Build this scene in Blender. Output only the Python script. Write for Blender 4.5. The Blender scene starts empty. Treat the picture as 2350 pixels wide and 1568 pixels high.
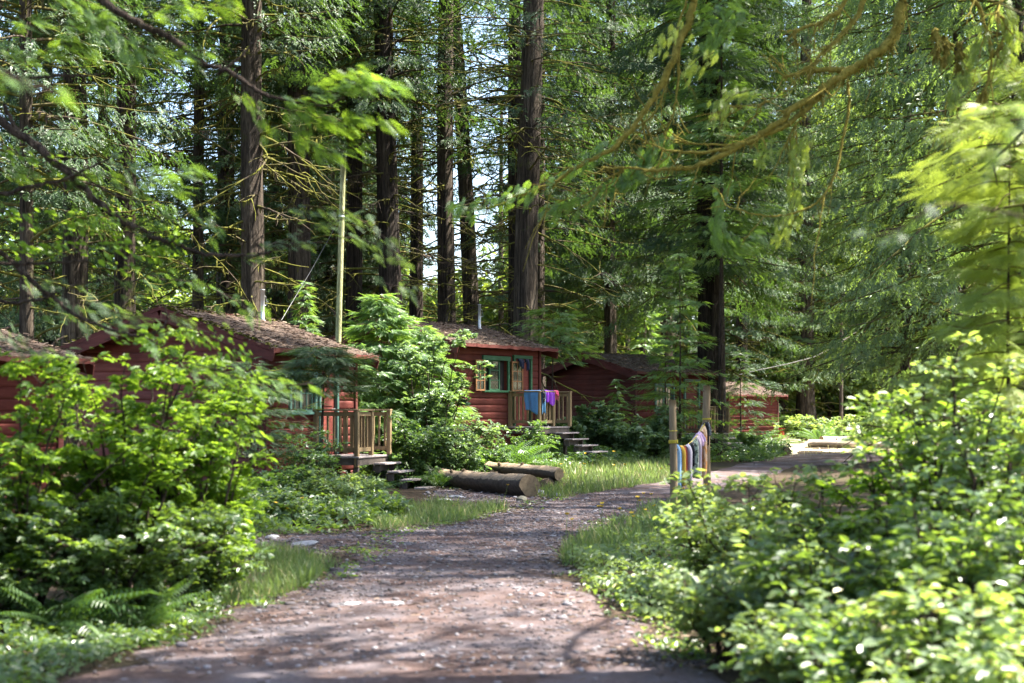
import bpy, math, random
import numpy as np
from mathutils import Vector, Matrix

# ---------------------------------------------------------------- camera, sky, sun, exposure
S = bpy.context.scene
COL = S.collection
EYE = 1.75
K = 3.0643e-4            # metres per layout pixel per metre of distance (50 mm lens)
cam_d = bpy.data.cameras.new("camera")
cam_d.lens = 50.0
cam_d.sensor_width = 36.0
cam_d.shift_y = 0.0664
cam_d.clip_start = 0.1
cam_d.clip_end = 2000
cam_d.dof.use_dof = True
cam_d.dof.focus_distance = 40.0
cam_d.dof.aperture_fstop = 1.7
cam_d.dof.aperture_blades = 9
cam = bpy.data.objects.new("camera", cam_d)
COL.objects.link(cam)
cam.location = (0, 0, EYE)
cam.rotation_euler = (math.radians(90), 0, 0)
S.camera = cam

SUN_AZ = math.radians(84)     # from +Y towards +X
SUN_EL = math.radians(56)
w = bpy.data.worlds.new("World")
S.world = w
w.use_nodes = True
nt = w.node_tree
sky = nt.nodes.new("ShaderNodeTexSky")
sky.sky_type = 'NISHITA'
sky.sun_disc = False
sky.sun_elevation = SUN_EL
sky.sun_rotation = SUN_AZ
sky.air_density = 1.0
sky.dust_density = 2.0
nt.links.new(sky.outputs[0], nt.nodes["Background"].inputs[0])
nt.nodes["Background"].inputs[1].default_value = 0.092
sun_d = bpy.data.lights.new("sun", 'SUN')
sun_d.energy = 5.0
sun_d.angle = math.radians(0.5)
sun_d.color = (1.0, 0.94, 0.84)
sun = bpy.data.objects.new("sun", sun_d)
COL.objects.link(sun)
sdir = Vector((math.sin(SUN_AZ) * math.cos(SUN_EL), math.cos(SUN_AZ) * math.cos(SUN_EL), math.sin(SUN_EL)))
sun.rotation_euler = sdir.to_track_quat('Z', 'Y').to_euler()
sun.location = sdir * 60
S.view_settings.view_transform = 'Standard'
S.view_settings.look = 'None'
S.view_settings.gamma = 1.0
S.view_settings.exposure = 2.75
S.render.engine = 'CYCLES'
S.cycles.max_bounces = 7
S.cycles.diffuse_bounces = 4
S.cycles.glossy_bounces = 3
S.cycles.transmission_bounces = 5
S.cycles.transparent_max_bounces = 4
S.cycles.caustics_reflective = False
S.cycles.caustics_refractive = False
S.cycles.sample_clamp_indirect = 6.0
S.cycles.use_denoising = True

# ---------------------------------------------------------------- ground shape and layout helpers
def gh(x, y):
    x = np.asarray(x, float); y = np.asarray(y, float)
    h = 0.55 * np.exp(-(((x + 2.5) / 4.5) ** 2 + ((y - 43) / 6.0) ** 2))
    h = h + 0.12 * np.exp(-(((x - 6) / 3.5) ** 2 + ((y - 10) / 5.0) ** 2))
    h = h + 0.03 * np.sin(x * 0.9 + 1.3) * np.sin(y * 0.6)
    return h

def P(dx, dy, D):
    return np.array(((dx - 1175) * K * D, D, EYE - (dy - 940) * K * D))

def G(dx, dy):
    D = EYE / ((dy - 940) * K)
    for _ in range(6):
        D = (EYE - float(gh((dx - 1175) * K * D, D))) / ((dy - 940) * K)
    return np.array(((dx - 1175) * K * D, D))

def X(dx, D):
    return (dx - 1175) * K * D

def on_ground(x, y):
    return np.array((x, y, float(gh(x, y))))

# ---------------------------------------------------------------- mesh building
class MB:
    def __init__(self):
        self.V = []; self.F = []; self.n = 0
    def add(self, v, f, mat=0, smooth=False):
        v = np.asarray(v, float).reshape(-1, 3)
        f = np.asarray(f, int)
        if len(f) == 0: return self
        self.V.append(v); self.F.append((f + self.n, mat, smooth)); self.n += len(v)
        return self
    def box(self, c, s, R=None, mat=0, bev=0.0):
        c = np.asarray(c, float); h = np.asarray(s, float) / 2
        if bev <= 0:
            v = np.array([(x, y, z) for z in (-1, 1) for y in (-1, 1) for x in (-1, 1)]) * h
            f = [(0, 2, 3, 1), (4, 5, 7, 6), (0, 1, 5, 4), (2, 6, 7, 3), (0, 4, 6, 2), (1, 3, 7, 5)]
            if R is not None: v = v @ np.asarray(R).T
            return self.add(v + c, f, mat)
        # chamfered box
        b = min(bev, *(h * 0.9))
        v = []; idx = {}
        for sx in (-1, 1):
            for sy in (-1, 1):
                for sz in (-1, 1):
                    for a in range(3):
                        q = [sx * (h[0] - b), sy * (h[1] - b), sz * (h[2] - b)]
                        q[a] = (sx, sy, sz)[a] * h[a]
                        idx[(sx, sy, sz, a)] = len(v); v.append(q)
        quads = []; tris = []
        for a in range(3):
            o = [i for i in range(3) if i != a]
            for s_ in (-1, 1):
                ring = []
                for p, q in ((-1, -1), (1, -1), (1, 1), (-1, 1)):
                    k = [0, 0, 0]; k[a] = s_; k[o[0]] = p; k[o[1]] = q
                    ring.append(idx[(*k, a)])
                quads.append(ring)
            for p in (-1, 1):
                for q in (-1, 1):
                    ring = []
                    k = [0, 0, 0]; k[o[0]] = p; k[o[1]] = q
                    k[a] = -1; ring.append(idx[(*k, o[0])]); ring.append(idx[(*k, o[1])])
                    k[a] = 1; ring.append(idx[(*k, o[1])]); ring.append(idx[(*k, o[0])])
                    quads.append(ring)
        for sx in (-1, 1):
            for sy in (-1, 1):
                for sz in (-1, 1):
                    tris.append([idx[(sx, sy, sz, a)] for a in range(3)])
        v = np.array(v)
        if R is not None: v = v @ np.asarray(R).T
        n0 = self.n
        self.add(v + c, quads, mat)
        self.F.append((np.array(tris) + n0, mat, False))
        return self
    def tube(self, pts, rad, m=6, mat=0, cap=True, rough=0.0, rng=None, smooth=True):
        pts = np.asarray(pts, float); n = len(pts)
        rad = np.broadcast_to(np.asarray(rad, float), (n,))
        t = np.gradient(pts, axis=0)
        t /= np.linalg.norm(t, axis=1)[:, None] + 1e-12
        up = np.array((0, 0, 1.0)) if abs(t[:, 2]).mean() < 0.9 else np.array((1.0, 0, 0))
        a = np.cross(t, up); a /= np.linalg.norm(a, axis=1)[:, None] + 1e-12
        b = np.cross(t, a)
        th = np.arange(m) * 2 * math.pi / m
        rr = np.ones((n, m))
        if rough and rng is not None: rr += rng.uniform(-rough, rough, (n, m))
        v = pts[:, None, :] + rad[:, None, None] * rr[:, :, None] * (np.cos(th)[None, :, None] * a[:, None, :] + np.sin(th)[None, :, None] * b[:, None, :])
        v = v.reshape(-1, 3)
        i = np.arange(n - 1)[:, None] * m; j = np.arange(m)[None, :]; j2 = (j + 1) % m
        f = np.stack([i + j, i + j2, i + m + j2, i + m + j], -1).reshape(-1, 4)
        n0 = self.n
        self.add(v, f, mat, smooth)
        if cap:
            c1 = np.arange(m)[None, :]; c2 = (np.arange(m)[::-1] + (n - 1) * m)[None, :]
            self.F.append((c1 + n0, mat, False)); self.F.append((c2 + n0, mat, False))
        return self
    def mesh(self, name, mats):
        V = np.concatenate(self.V) if self.V else np.zeros((0, 3))
        me = bpy.data.meshes.new(name)
        me.vertices.add(len(V)); me.vertices.foreach_set("co", V.astype(np.float32).ravel())
        loops = np.concatenate([f.ravel() for f, _, _ in self.F])
        tot = np.concatenate([np.full(len(f), f.shape[1]) for f, _, _ in self.F])
        mi = np.concatenate([np.full(len(f), m) for f, m, _ in self.F])
        sm = np.concatenate([np.full(len(f), s) for f, _, s in self.F])
        me.loops.add(len(loops)); me.loops.foreach_set("vertex_index", loops.astype(np.int32))
        me.polygons.add(len(tot))
        me.polygons.foreach_set("loop_start", (np.cumsum(tot) - tot).astype(np.int32))
        me.polygons.foreach_set("material_index", mi.astype(np.int32))
        me.polygons.foreach_set("use_smooth", sm.astype(bool))
        for m in (mats if isinstance(mats, (list, tuple)) else [mats]): me.materials.append(m)
        me.update(calc_edges=True)
        me.validate()
        return me
    def build(self, name, mats, parent=None, **kw):
        return put(name, self.mesh(name, mats), parent, **kw)

def put(name, me, parent=None, loc=None, label=None, cat=None, group=None, kind=None):
    o = bpy.data.objects.new(name, me); COL.objects.link(o)
    if parent is not None: o.parent = parent
    if loc is not None: o.location = loc
    return tag(o, label, cat, group, kind)

def tag(o, label=None, cat=None, group=None, kind=None):
    if label: o["label"] = label
    if cat: o["category"] = cat
    if group: o["group"] = group
    if kind: o["kind"] = kind
    return o

def empty(name, loc, label, cat, group=None, rz=0.0, rot=None):
    o = bpy.data.objects.new(name, None); COL.objects.link(o)
    o.empty_display_size = 0.2
    o.location = loc; o.rotation_euler = rot if rot is not None else (0, 0, rz)
    return tag(o, label, cat, group)

def unit(v):
    v = np.asarray(v, float)
    return v / (np.linalg.norm(v, axis=-1, keepdims=True) + 1e-12)

def scatter(mb, T, pos, d, nrm, scale, mat=0, smooth=False):
    """Place copies of leaf template T: local Y follows d, local Z leans to nrm."""
    pos = np.asarray(pos, float)
    if len(pos) == 0: return
    scale = np.broadcast_to(np.asarray(scale, float), (len(pos),))
    if isinstance(T, list):
        d = np.asarray(d); nrm = np.asarray(nrm)
        for k, t_ in enumerate(T): scatter(mb, t_, pos[k::len(T)], d[k::len(T)], nrm[k::len(T)], scale[k::len(T)], mat, smooth)
        return
    d = unit(d); xa = unit(np.cross(d, nrm)); za = np.cross(xa, d)
    tv, tf = T
    tv = np.asarray(tv, float)
    v = pos[:, None, :] + scale[:, None, None] * (tv[None, :, 0:1] * xa[:, None, :] + tv[None, :, 1:2] * d[:, None, :] + tv[None, :, 2:3] * za[:, None, :])
    f = np.asarray(tf)[None] + (np.arange(len(pos)) * len(tv))[:, None, None]
    mb.add(v.reshape(-1, 3), f.reshape(-1, np.asarray(tf).shape[1]), mat, smooth)

# leaf templates -----------------------------------------------------------
def T_oval(wd=0.5, fold=0.10, bend=0.12):
    v = [(0, 0, 0), (wd * .42, .28, fold), (wd * .40, .66, fold - bend * .4), (0, 1, -bend), (-wd * .40, .66, fold - bend * .4), (-wd * .42, .28, fold)]
    return np.array(v), np.array([(0, 1, 2, 3), (0, 3, 4, 5)])

def T_many(parts):
    vs = []; fs = []; n = 0
    for (tv, tf), ang, off, sc in parts:
        c, s = math.cos(ang), math.sin(ang)
        r = np.array(((c, -s, 0), (s, c, 0), (0, 0, 1)))
        vs.append((tv * sc) @ r.T + np.array(off)); fs.append(tf + n); n += len(tv)
    return np.concatenate(vs), np.concatenate(fs)

OVAL = T_oval(0.62)
NARROW = T_oval(0.38)
TRIF = T_many([(T_oval(.6), 0, (0, .35, 0), .65), (T_oval(.6), 1.15, (-.02, .33, 0), .58), (T_oval(.6), -1.15, (.02, .33, 0), .58)])
MAPLE = T_many([(T_oval(.55), 0, (0, .12, 0), .88), (T_oval(.5), .75, (0, .12, 0), .75), (T_oval(.5), -.75, (0, .12, 0), .75), (T_oval(.5), 1.6, (0, .12, 0), .5), (T_oval(.5), -1.6, (0, .12, 0), .5)])

def T_frond(n, ang, lmax, wd, sag, prof, back=0.0, irr=0.0, seed=0):
    v = []; f = []; rg = random.Random(seed)
    def leaflet(b, dr, L, w):
        dr = np.array(dr); sd = np.array((-dr[1], dr[0], 0))
        k = len(v)
        v.extend([b, b + dr * L * .45 + sd * w, b + dr * L + np.array((0, 0, -L * .25)), b + dr * L * .45 - sd * w])
        f.append((k, k + 1, k + 2, k + 3))
    for i in range(n):
        t = (i + .5) / n
        b = np.array((0, t, -sag * t * t))
        L = lmax * prof(t)
        for s in (-1, 1):
            if irr and rg.random() < irr * .5: continue
            a = ang * (1 - .25 * t) + irr * rg.uniform(-.5, .5); L = lmax * prof(t) * (1 + irr * rg.uniform(-1, .6))
            leaflet(b + np.array((0, .5 * s / n * .5, 0)), (s * math.sin(a), math.cos(a), 0), L, wd * (0.6 + .4 * prof(t)))
    leaflet(np.array((0, .93, -sag * .87)), (0, 1, 0), .14, wd)
    k = len(v)      # rachis
    v.extend([np.array((-.008, 0, 0)), np.array((.008, 0, 0)), np.array((.004, .95, -sag * .9)), np.array((-.004, .95, -sag * .9))])
    f.append((k, k + 1, k + 2, k + 3))
    return np.array(v), np.array(f)

CEDAR = [T_frond(8, .85, .42, .056, .22, lambda t: (1 - t) ** .7 * (.55 + .45 * min(1, t * 5)), 0, .6, k) for k in range(5)]
CEDAR += [T_frond(6, 1.0, .55, .075, .35, lambda t: (1 - t) ** .5 * (.55 + .45 * min(1, t * 5)), 0, .7, 9 + k) for k in range(3)]
HEML = T_frond(9, 1.0, .32, .042, .10, lambda t: (1 - t) ** .8 * (.5 + .5 * min(1, t * 4)))
FERN = T_frond(22, 1.30, .17, .013, .0, lambda t: math.sin(math.pi * min(1, (t * .92 + .10))) ** .7)

def T_fine(n, sub, ang, lmax, sag):
    """Frond whose side branches are fronds themselves, for boughs close to the lens."""
    parts = []
    for i in range(n):
        t = (i + .5) / n
        L = lmax * (1 - t) ** .7 * (.5 + .5 * min(1, t * 4))
        for s in (-1, 1):
            parts.append((sub, -s * ang * (1 - .2 * t), (0, t + s * .2 / n, -sag * t * t), L))
    parts.append((sub, 0, (0, .86, -sag * .75), .22))
    return T_many(parts)
SUBC = T_frond(3, .75, .42, .15, .25, lambda t: (1 - t) ** .6)
CEDAR2 = T_fine(7, SUBC, .85, .46, .25)
SUBH = T_frond(5, 1.05, .24, .085, .1, lambda t: (1 - t * .7))
HEML2 = T_fine(8, SUBH, .95, .42, .12)

# ---------------------------------------------------------------- materials
def new_mat(name):
    m = bpy.data.materials.new(name); m.use_nodes = True
    n = m.node_tree.nodes; l = m.node_tree.links
    b = n["Principled BSDF"]
    return m, n, l, b

def ramp(n, l, src, stops):
    r = n.new("ShaderNodeValToRGB")
    e = r.color_ramp.elements
    while len(e) > len(stops): e.remove(e[-1])
    while len(e) < len(stops): e.new(0.5)
    for k, (p, c) in enumerate(stops):
        e[k].position = p; e[k].color = (*c, 1)
    l.new(src, r.inputs[0])
    return r.outputs[0]

def noise(n, l, scale, detail=4, rough=.6, stretch=None, co="Object", dist=0.0):
    t = n.new("ShaderNodeTexCoord")
    x = n.new("ShaderNodeTexNoise")
    x.inputs["Scale"].default_value = scale; x.inputs["Detail"].default_value = detail
    x.inputs["Roughness"].default_value = rough; x.inputs["Distortion"].default_value = dist
    if stretch:
        m = n.new("ShaderNodeMapping"); m.inputs["Scale"].default_value = stretch
        l.new(t.outputs[co], m.inputs[0]); l.new(m.outputs[0], x.inputs[0])
    else: l.new(t.outputs[co], x.inputs[0])
    return x.outputs["Fac"]

def mixc(n, l, fac, a, b, mode='MIX'):
    x = n.new("ShaderNodeMix"); x.data_type = 'RGBA'; x.blend_type = mode
    for sock, val in ((x.inputs[0], fac), (x.inputs[6], a), (x.inputs[7], b)):
        if hasattr(val, "links"): l.new(val, sock)
        elif isinstance(val, (int, float)): sock.default_value = val
        else: sock.default_value = (*val, 1)
    return x.outputs[2]

def bump(n, l, b, h, strength=.4, dist=.02):
    x = n.new("ShaderNodeBump"); x.inputs["Strength"].default_value = strength; x.inputs["Distance"].default_value = dist
    l.new(h, x.inputs["Height"]); l.new(x.outputs[0], b.inputs["Normal"])

def leaf_mat(name, c1, c2, c3, trans, tf=.42, rough=.42, spec=.5, patch=.6, rare=None):
    m, n, l, b = new_mat(name)
    g = n.new("ShaderNodeNewGeometry")
    col = ramp(n, l, g.outputs["Random Per Island"], [(0, c1), (.5, c2), (1, c3)])
    nz = noise(n, l, patch, 3, .6, co="Generated" if patch < 0 else "Object")
    var = ramp(n, l, nz, [(.3, (.72, .78, .8)), (.7, (1.2, 1.15, .95))])
    col = mixc(n, l, 1.0, col, var, 'MULTIPLY')
    if rare:
        sel = n.new("ShaderNodeMath"); sel.operation = 'GREATER_THAN'; sel.inputs[1].default_value = rare[1]
        l.new(g.outputs["Random Per Island"], sel.inputs[0])
        col = mixc(n, l, sel.outputs[0], col, rare[0])
    l.new(col, b.inputs["Base Color"])
    b.inputs["Roughness"].default_value = rough
    b.inputs["Specular IOR Level"].default_value = spec
    tr = n.new("ShaderNodeBsdfTranslucent")
    tc = mixc(n, l, 1.0, ramp(n, l, g.outputs["Random Per Island"], [(0, tuple(x * .75 for x in trans)), (1, tuple(x * 1.2 for x in trans))]), var, 'MULTIPLY')
    l.new(tc, tr.inputs[0])
    ms = n.new("ShaderNodeMixShader"); ms.inputs[0].default_value = tf
    l.new(b.outputs[0], ms.inputs[1]); l.new(tr.outputs[0], ms.inputs[2])
    l.new(ms.outputs[0], n["Material Output"].inputs[0])
    return m

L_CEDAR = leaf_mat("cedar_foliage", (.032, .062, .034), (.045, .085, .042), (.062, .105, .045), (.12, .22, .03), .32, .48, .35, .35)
L_CEDARLIT = leaf_mat("cedar_sunlit_foliage", (.06, .105, .06), (.085, .14, .07), (.12, .18, .08), (.28, .42, .07), .40, .44, .5, .4)  # paler copy of the cedar foliage, sunlight put into the colour
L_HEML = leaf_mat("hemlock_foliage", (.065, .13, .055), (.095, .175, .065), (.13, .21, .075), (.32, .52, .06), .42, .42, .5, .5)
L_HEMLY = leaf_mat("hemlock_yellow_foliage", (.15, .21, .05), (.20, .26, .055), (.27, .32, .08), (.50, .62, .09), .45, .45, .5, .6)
L_BRIGHT = leaf_mat("maple_leaf", (.06, .13, .02), (.09, .17, .02), (.13, .21, .025), (.34, .52, .04), .52, .42, .5, 1.2)
L_SALAL = leaf_mat("salal_leaf", (.06, .105, .05), (.085, .14, .065), (.125, .18, .085), (.32, .48, .05), .40, .38, .7, 1.0)
L_SUNNY = leaf_mat("thimbleberry_leaf", (.11, .165, .085), (.155, .22, .115), (.23, .30, .16), (.42, .56, .09), .42, .42, .55, 1.0, rare=((.30, .26, .05), .975))
L_SHRUB = leaf_mat("vine_leaf", (.04, .085, .04), (.06, .115, .05), (.09, .15, .06), (.2, .34, .05), .40, .36, .55, .9)
L_VINE = leaf_mat("pale_vine_leaf", (.09, .15, .085), (.125, .195, .11), (.17, .25, .15), (.28, .42, .10), .42, .36, .6, .9)
L_FERN = leaf_mat("fern_frond", (.035, .08, .03), (.05, .10, .035), (.075, .135, .04), (.16, .30, .03), .38, .40, .5, .9)
L_GRASS = leaf_mat("grass_blade", (.085, .135, .05), (.12, .175, .065), (.17, .22, .09), (.24, .35, .08), .42, .45, .4, .5, rare=((.36, .29, .14), .86))
L_FAR = leaf_mat("far_foliage", (.045, .08, .03), (.07, .12, .035), (.11, .16, .04), (.32, .42, .05), .45, .5, .4, .12)

def bark(name, c1, c2, c3, sc=6, moss=None, mossy=.55):
    m, n, l, b = new_mat(name)
    f = noise(n, l, sc, 6, .7, (1, 1, .07), dist=.8); f2 = noise(n, l, sc * 3.2, 5, .75, (1, 1, .12), dist=.5); g_ = noise(n, l, .7, 3, .6)
    col = ramp(n, l, f, [(.36, c1), (.5, c2), (.66, c3)])
    col = mixc(n, l, 1.0, col, ramp(n, l, f2, [(.36, (.35, .33, .32)), (.6, (1.25, 1.22, 1.2))]), 'MULTIPLY')
    col = mixc(n, l, 1.0, col, ramp(n, l, g_, [(.3, (.7, .68, .66)), (.7, (1.2, 1.2, 1.15))]), 'MULTIPLY')
    if moss:
        mf = ramp(n, l, noise(n, l, 1.6, 5, .7), [(mossy, (0, 0, 0)), (mossy + .12, (1, 1, 1))])
        col = mixc(n, l, mf, col, moss)
    l.new(col, b.inputs["Base Color"]); b.inputs["Roughness"].default_value = .92
    b.inputs["Specular IOR Level"].default_value = .2
    mx = n.new("ShaderNodeMath"); mx.operation = 'ADD'; l.new(f, mx.inputs[0]); l.new(f2, mx.inputs[1])
    bump(n, l, b, mx.outputs[0], 1.0, .09)
    return m
BARK = bark("cedar_bark", (.022, .017, .013), (.066, .052, .040), (.14, .115, .09), 5, (.075, .08, .022), .60)
BARKD = bark("dark_bark", (.014, .011, .009), (.04, .031, .026), (.085, .068, .055), 5)
BARKG = bark("grey_bark", (.032, .025, .02), (.085, .067, .053), (.16, .13, .105), 7, (.06, .062, .02), .62)
BARKP = bark("pale_bark", (.27, .29, .13), (.40, .42, .22), (.50, .51, .32), 6)
TWIG = bark("twig_bark", (.035, .024, .02), (.085, .062, .05), (.16, .125, .10), 12)
TWIGL = bark("pale_twig_bark", (.09, .07, .06), (.18, .15, .13), (.30, .26, .24), 12)

def moss_mat(name, c1, c2, c3):
    m, n, l, b = new_mat(name)
    f = noise(n, l, 14, 6, .75)
    l.new(ramp(n, l, f, [(.3, c1), (.5, c2), (.72, c3)]), b.inputs["Base Color"])
    b.inputs["Roughness"].default_value = 1.0; b.inputs["Specular IOR Level"].default_value = .1
    bump(n, l, b, f, 1.0, .04)
    return m
MOSS = moss_mat("moss", (.045, .05, .012), (.10, .105, .02), (.17, .165, .035))
MOSSG = moss_mat("golden_moss", (.12, .10, .024), (.24, .20, .04), (.38, .31, .08))

def limb_mat():
    m, n, l, b = new_mat("mossy_limb")
    f = noise(n, l, 9, 6, .75); k = noise(n, l, 1.1, 3, .6)
    wood = ramp(n, l, f, [(.3, (.03, .023, .018)), (.7, (.11, .085, .065))])
    ms = ramp(n, l, f, [(.3, (.05, .052, .012)), (.5, (.11, .11, .022)), (.75, (.19, .18, .045))])
    l.new(mixc(n, l, ramp(n, l, k, [(.38, (0, 0, 0)), (.55, (1, 1, 1))]), wood, ms), b.inputs["Base Color"])
    b.inputs["Roughness"].default_value = 1.0; b.inputs["Specular IOR Level"].default_value = .1
    bump(n, l, b, f, .8, .03)
    return m
LIMB = limb_mat()

def wood(name, c1, c2, sc=4, st=(1, 1, 1), rough=.8, bs=.3):
    m, n, l, b = new_mat(name)
    f = noise(n, l, sc, 6, .65, st, dist=.4)
    l.new(ramp(n, l, f, [(.3, c1), (.7, c2)]), b.inputs["Base Color"])
    b.inputs["Roughness"].default_value = rough
    b.inputs["Specular IOR Level"].default_value = .3
    bump(n, l, b, f, bs, .01)
    return m
def siding_mat(name, c1, c2, c3):
    m, n, l, b = new_mat(name)
    f = noise(n, l, 3.0, 6, .7, (.5, .5, 5)); g_ = noise(n, l, .9, 4, .65); st = noise(n, l, 5, 5, .7, (1, 1, .12))
    col = ramp(n, l, f, [(.3, c1), (.55, c2), (.78, c3)])
    col = mixc(n, l, 1.0, col, ramp(n, l, g_, [(.3, (.62, .6, .6)), (.7, (1.25, 1.2, 1.15))]), 'MULTIPLY')
    col = mixc(n, l, ramp(n, l, st, [(.56, (0, 0, 0)), (.75, (.55, .55, .55))]), col, tuple(x * .3 + .01 for x in c1))
    vo = n.new("ShaderNodeTexVoronoi"); vo.inputs["Scale"].default_value = 1.6
    mp = n.new("ShaderNodeMapping"); mp.inputs["Scale"].default_value = (1, 1, 2.2); tc = n.new("ShaderNodeTexCoord")
    l.new(tc.outputs["Object"], mp.inputs[0]); l.new(mp.outputs[0], vo.inputs[0])
    col = mixc(n, l, ramp(n, l, vo.outputs["Distance"], [(.035, (.8, .8, .8)), (.06, (0, 0, 0))]), col, tuple(x * .25 for x in c1))
    l.new(col, b.inputs["Base Color"]); b.inputs["Roughness"].default_value = .72
    b.inputs["Specular IOR Level"].default_value = .3
    bump(n, l, b, f, .4, .012)
    return m
RED = siding_mat("red_siding", (.11, .025, .018), (.165, .038, .028), (.22, .072, .052))
REDD = siding_mat("dark_red_trim", (.07, .016, .012), (.10, .024, .018), (.13, .04, .03))
ROOF_M = None
def roof_mat():
    m, n, l, b = new_mat("needle_covered_shingles")
    f = noise(n, l, 30, 8, .8); g_ = noise(n, l, 1.7, 5, .7); h = noise(n, l, 6, 6, .75)
    tc = n.new("ShaderNodeTexCoord"); br = n.new("ShaderNodeTexBrick")
    l.new(tc.outputs["Object"], br.inputs[0]); br.inputs["Scale"].default_value = 1.0
    br.inputs["Brick Width"].default_value = .22; br.inputs["Row Height"].default_value = .13; br.inputs["Mortar Size"].default_value = .012
    br.inputs["Color1"].default_value = (.085, .072, .066, 1); br.inputs["Color2"].default_value = (.14, .12, .11, 1); br.inputs["Mortar"].default_value = (.02, .017, .015, 1)
    needles = ramp(n, l, f, [(.3, (.022, .015, .011)), (.5, (.075, .05, .038)), (.74, (.20, .15, .115))])
    col = mixc(n, l, ramp(n, l, h, [(.36, (.15, .15, .15)), (.56, (.95, .95, .95))]), br.outputs["Color"], needles)
    col = mixc(n, l, 1.0, col, ramp(n, l, g_, [(.3, (.7, .68, .66)), (.7, (1.25, 1.2, 1.15))]), 'MULTIPLY')
    col = mixc(n, l, ramp(n, l, noise(n, l, 2.6, 6, .75), [(.61, (0, 0, 0)), (.68, (1, 1, 1))]), col, (.075, .075, .014))
    l.new(col, b.inputs["Base Color"]); b.inputs["Roughness"].default_value = .95
    b.inputs["Specular IOR Level"].default_value = .15
    bump(n, l, b, f, 1.0, .04)
    return m
ROOF_M = roof_mat()
def litter_mat():
    m, n, l, b = new_mat("fallen_needles"); g = n.new("ShaderNodeNewGeometry")
    l.new(ramp(n, l, g.outputs["Random Per Island"], [(0, (.03, .02, .014)), (.5, (.10, .062, .04)), (.85, (.17, .115, .075)), (1, (.26, .20, .15))]), b.inputs["Base Color"])
    b.inputs["Roughness"].default_value = .95
    return m
LITTER = litter_mat()
GREENP = wood("green_paint", (.025, .085, .042), (.04, .125, .062), 3, rough=.5, bs=.1)
TEALP = wood("teal_paint", (.055, .125, .105), (.09, .18, .15), 3, rough=.5, bs=.1)
CASE = wood("bare_casement_wood", (.20, .095, .04), (.32, .16, .07), 3, (1, 1, 4))
PORCHW = wood("treated_lumber", (.15, .10, .05), (.31, .225, .12), 5, (1, 1, .15))
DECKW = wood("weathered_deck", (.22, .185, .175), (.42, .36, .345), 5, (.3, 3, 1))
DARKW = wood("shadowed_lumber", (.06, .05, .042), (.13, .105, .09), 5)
LOGW = wood("bare_log", (.10, .068, .045), (.36, .26, .16), 3, (.25, 3, 3), bs=.6)
LOGD = bark("weathered_log", (.022, .017, .013), (.07, .052, .038), (.16, .12, .085), 6)
LOGP = wood("sun_bleached_log", (.30, .23, .18), (.48, .40, .33), 4, (.25, 3, 3))
LOGEND = wood("log_end_grain", (.10, .072, .045), (.25, .185, .115), 14)
POSTW = wood("peeled_post", (.12, .085, .05), (.30, .22, .13), 5, (1, 1, .15), bs=.5)
def metal(name, c, rough=.45, met=.8):
    m, n, l, b = new_mat(name)
    f = noise(n, l, 8, 4, .6)
    l.new(ramp(n, l, f, [(.3, tuple(x * .8 for x in c)), (.7, c)]), b.inputs["Base Color"])
    b.inputs["Metallic"].default_value = met; b.inputs["Roughness"].default_value = rough
    return m
GALV = metal("galvanised_pipe", (.48, .50, .51), .5, .6)
def flat(name, c, rough=.7, spec=.4, var=.25, sc=6):
    m, n, l, b = new_mat(name)
    f = noise(n, l, sc, 4, .6)
    l.new(ramp(n, l, f, [(.3, tuple(x * (1 - var) for x in c)), (.7, tuple(x * (1 + var) for x in c))]), b.inputs["Base Color"])
    b.inputs["Roughness"].default_value = rough; b.inputs["Specular IOR Level"].default_value = spec
    return m
GLASS = flat("window_glass", (.02, .025, .02), .06, .9)
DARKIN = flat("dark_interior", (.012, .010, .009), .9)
ROPE = flat("yellow_rope", (.50, .40, .04), .7)
CABLE = flat("grey_cable", (.16, .16, .16), .5)
REDPL = flat("red_plastic", (.45, .03, .03), .35)
FLOWER = flat("buttercup_petal", (.85, .56, .02), .4)
STONE = flat("pale_stone", (.33, .32, .33), .85, .3, .4, 5)
STONED = flat("mossy_stone", (.10, .095, .075), .9, .3, .4, 6)

def path_mat():
    m, n, l, b = new_mat("gravel_and_needles")
    f = noise(n, l, 16, 8, .8, co="Object"); g_ = noise(n, l, .9, 5, .7); h = noise(n, l, 55, 5, .8)
    v = n.new("ShaderNodeTexVoronoi"); v.inputs["Scale"].default_value = 11
    t = n.new("ShaderNodeTexCoord"); l.new(t.outputs["Object"], v.inputs[0])
    litter = ramp(n, l, f, [(.3, (.04, .026, .024)), (.5, (.10, .065, .058)), (.72, (.175, .122, .11))])
    grav = ramp(n, l, h, [(.3, (.085, .072, .077)), (.55, (.165, .143, .153)), (.75, (.30, .27, .29))])
    k = ramp(n, l, g_, [(.42, (0, 0, 0)), (.62, (.9, .9, .9))])
    col = mixc(n, l, k, litter, grav)
    sep = n.new("ShaderNodeSeparateColor"); l.new(v.outputs["Color"], sep.inputs[0])
    st = ramp(n, l, sep.outputs[0], [(.93, (0, 0, 0)), (.95, (1, 1, 1))])
    dd = ramp(n, l, v.outputs["Distance"], [(.28, (1, 1, 1)), (.36, (0, 0, 0))])
    stone = mixc(n, l, 1.0, st, dd, 'MULTIPLY')
    col = mixc(n, l, stone, col, (.27, .25, .28))
    l.new(col, b.inputs["Base Color"]); b.inputs["Roughness"].default_value = .95
    b.inputs["Specular IOR Level"].default_value = .15
    bump(n, l, b, f, .8, .04)
    return m
PATH = path_mat()
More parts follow.
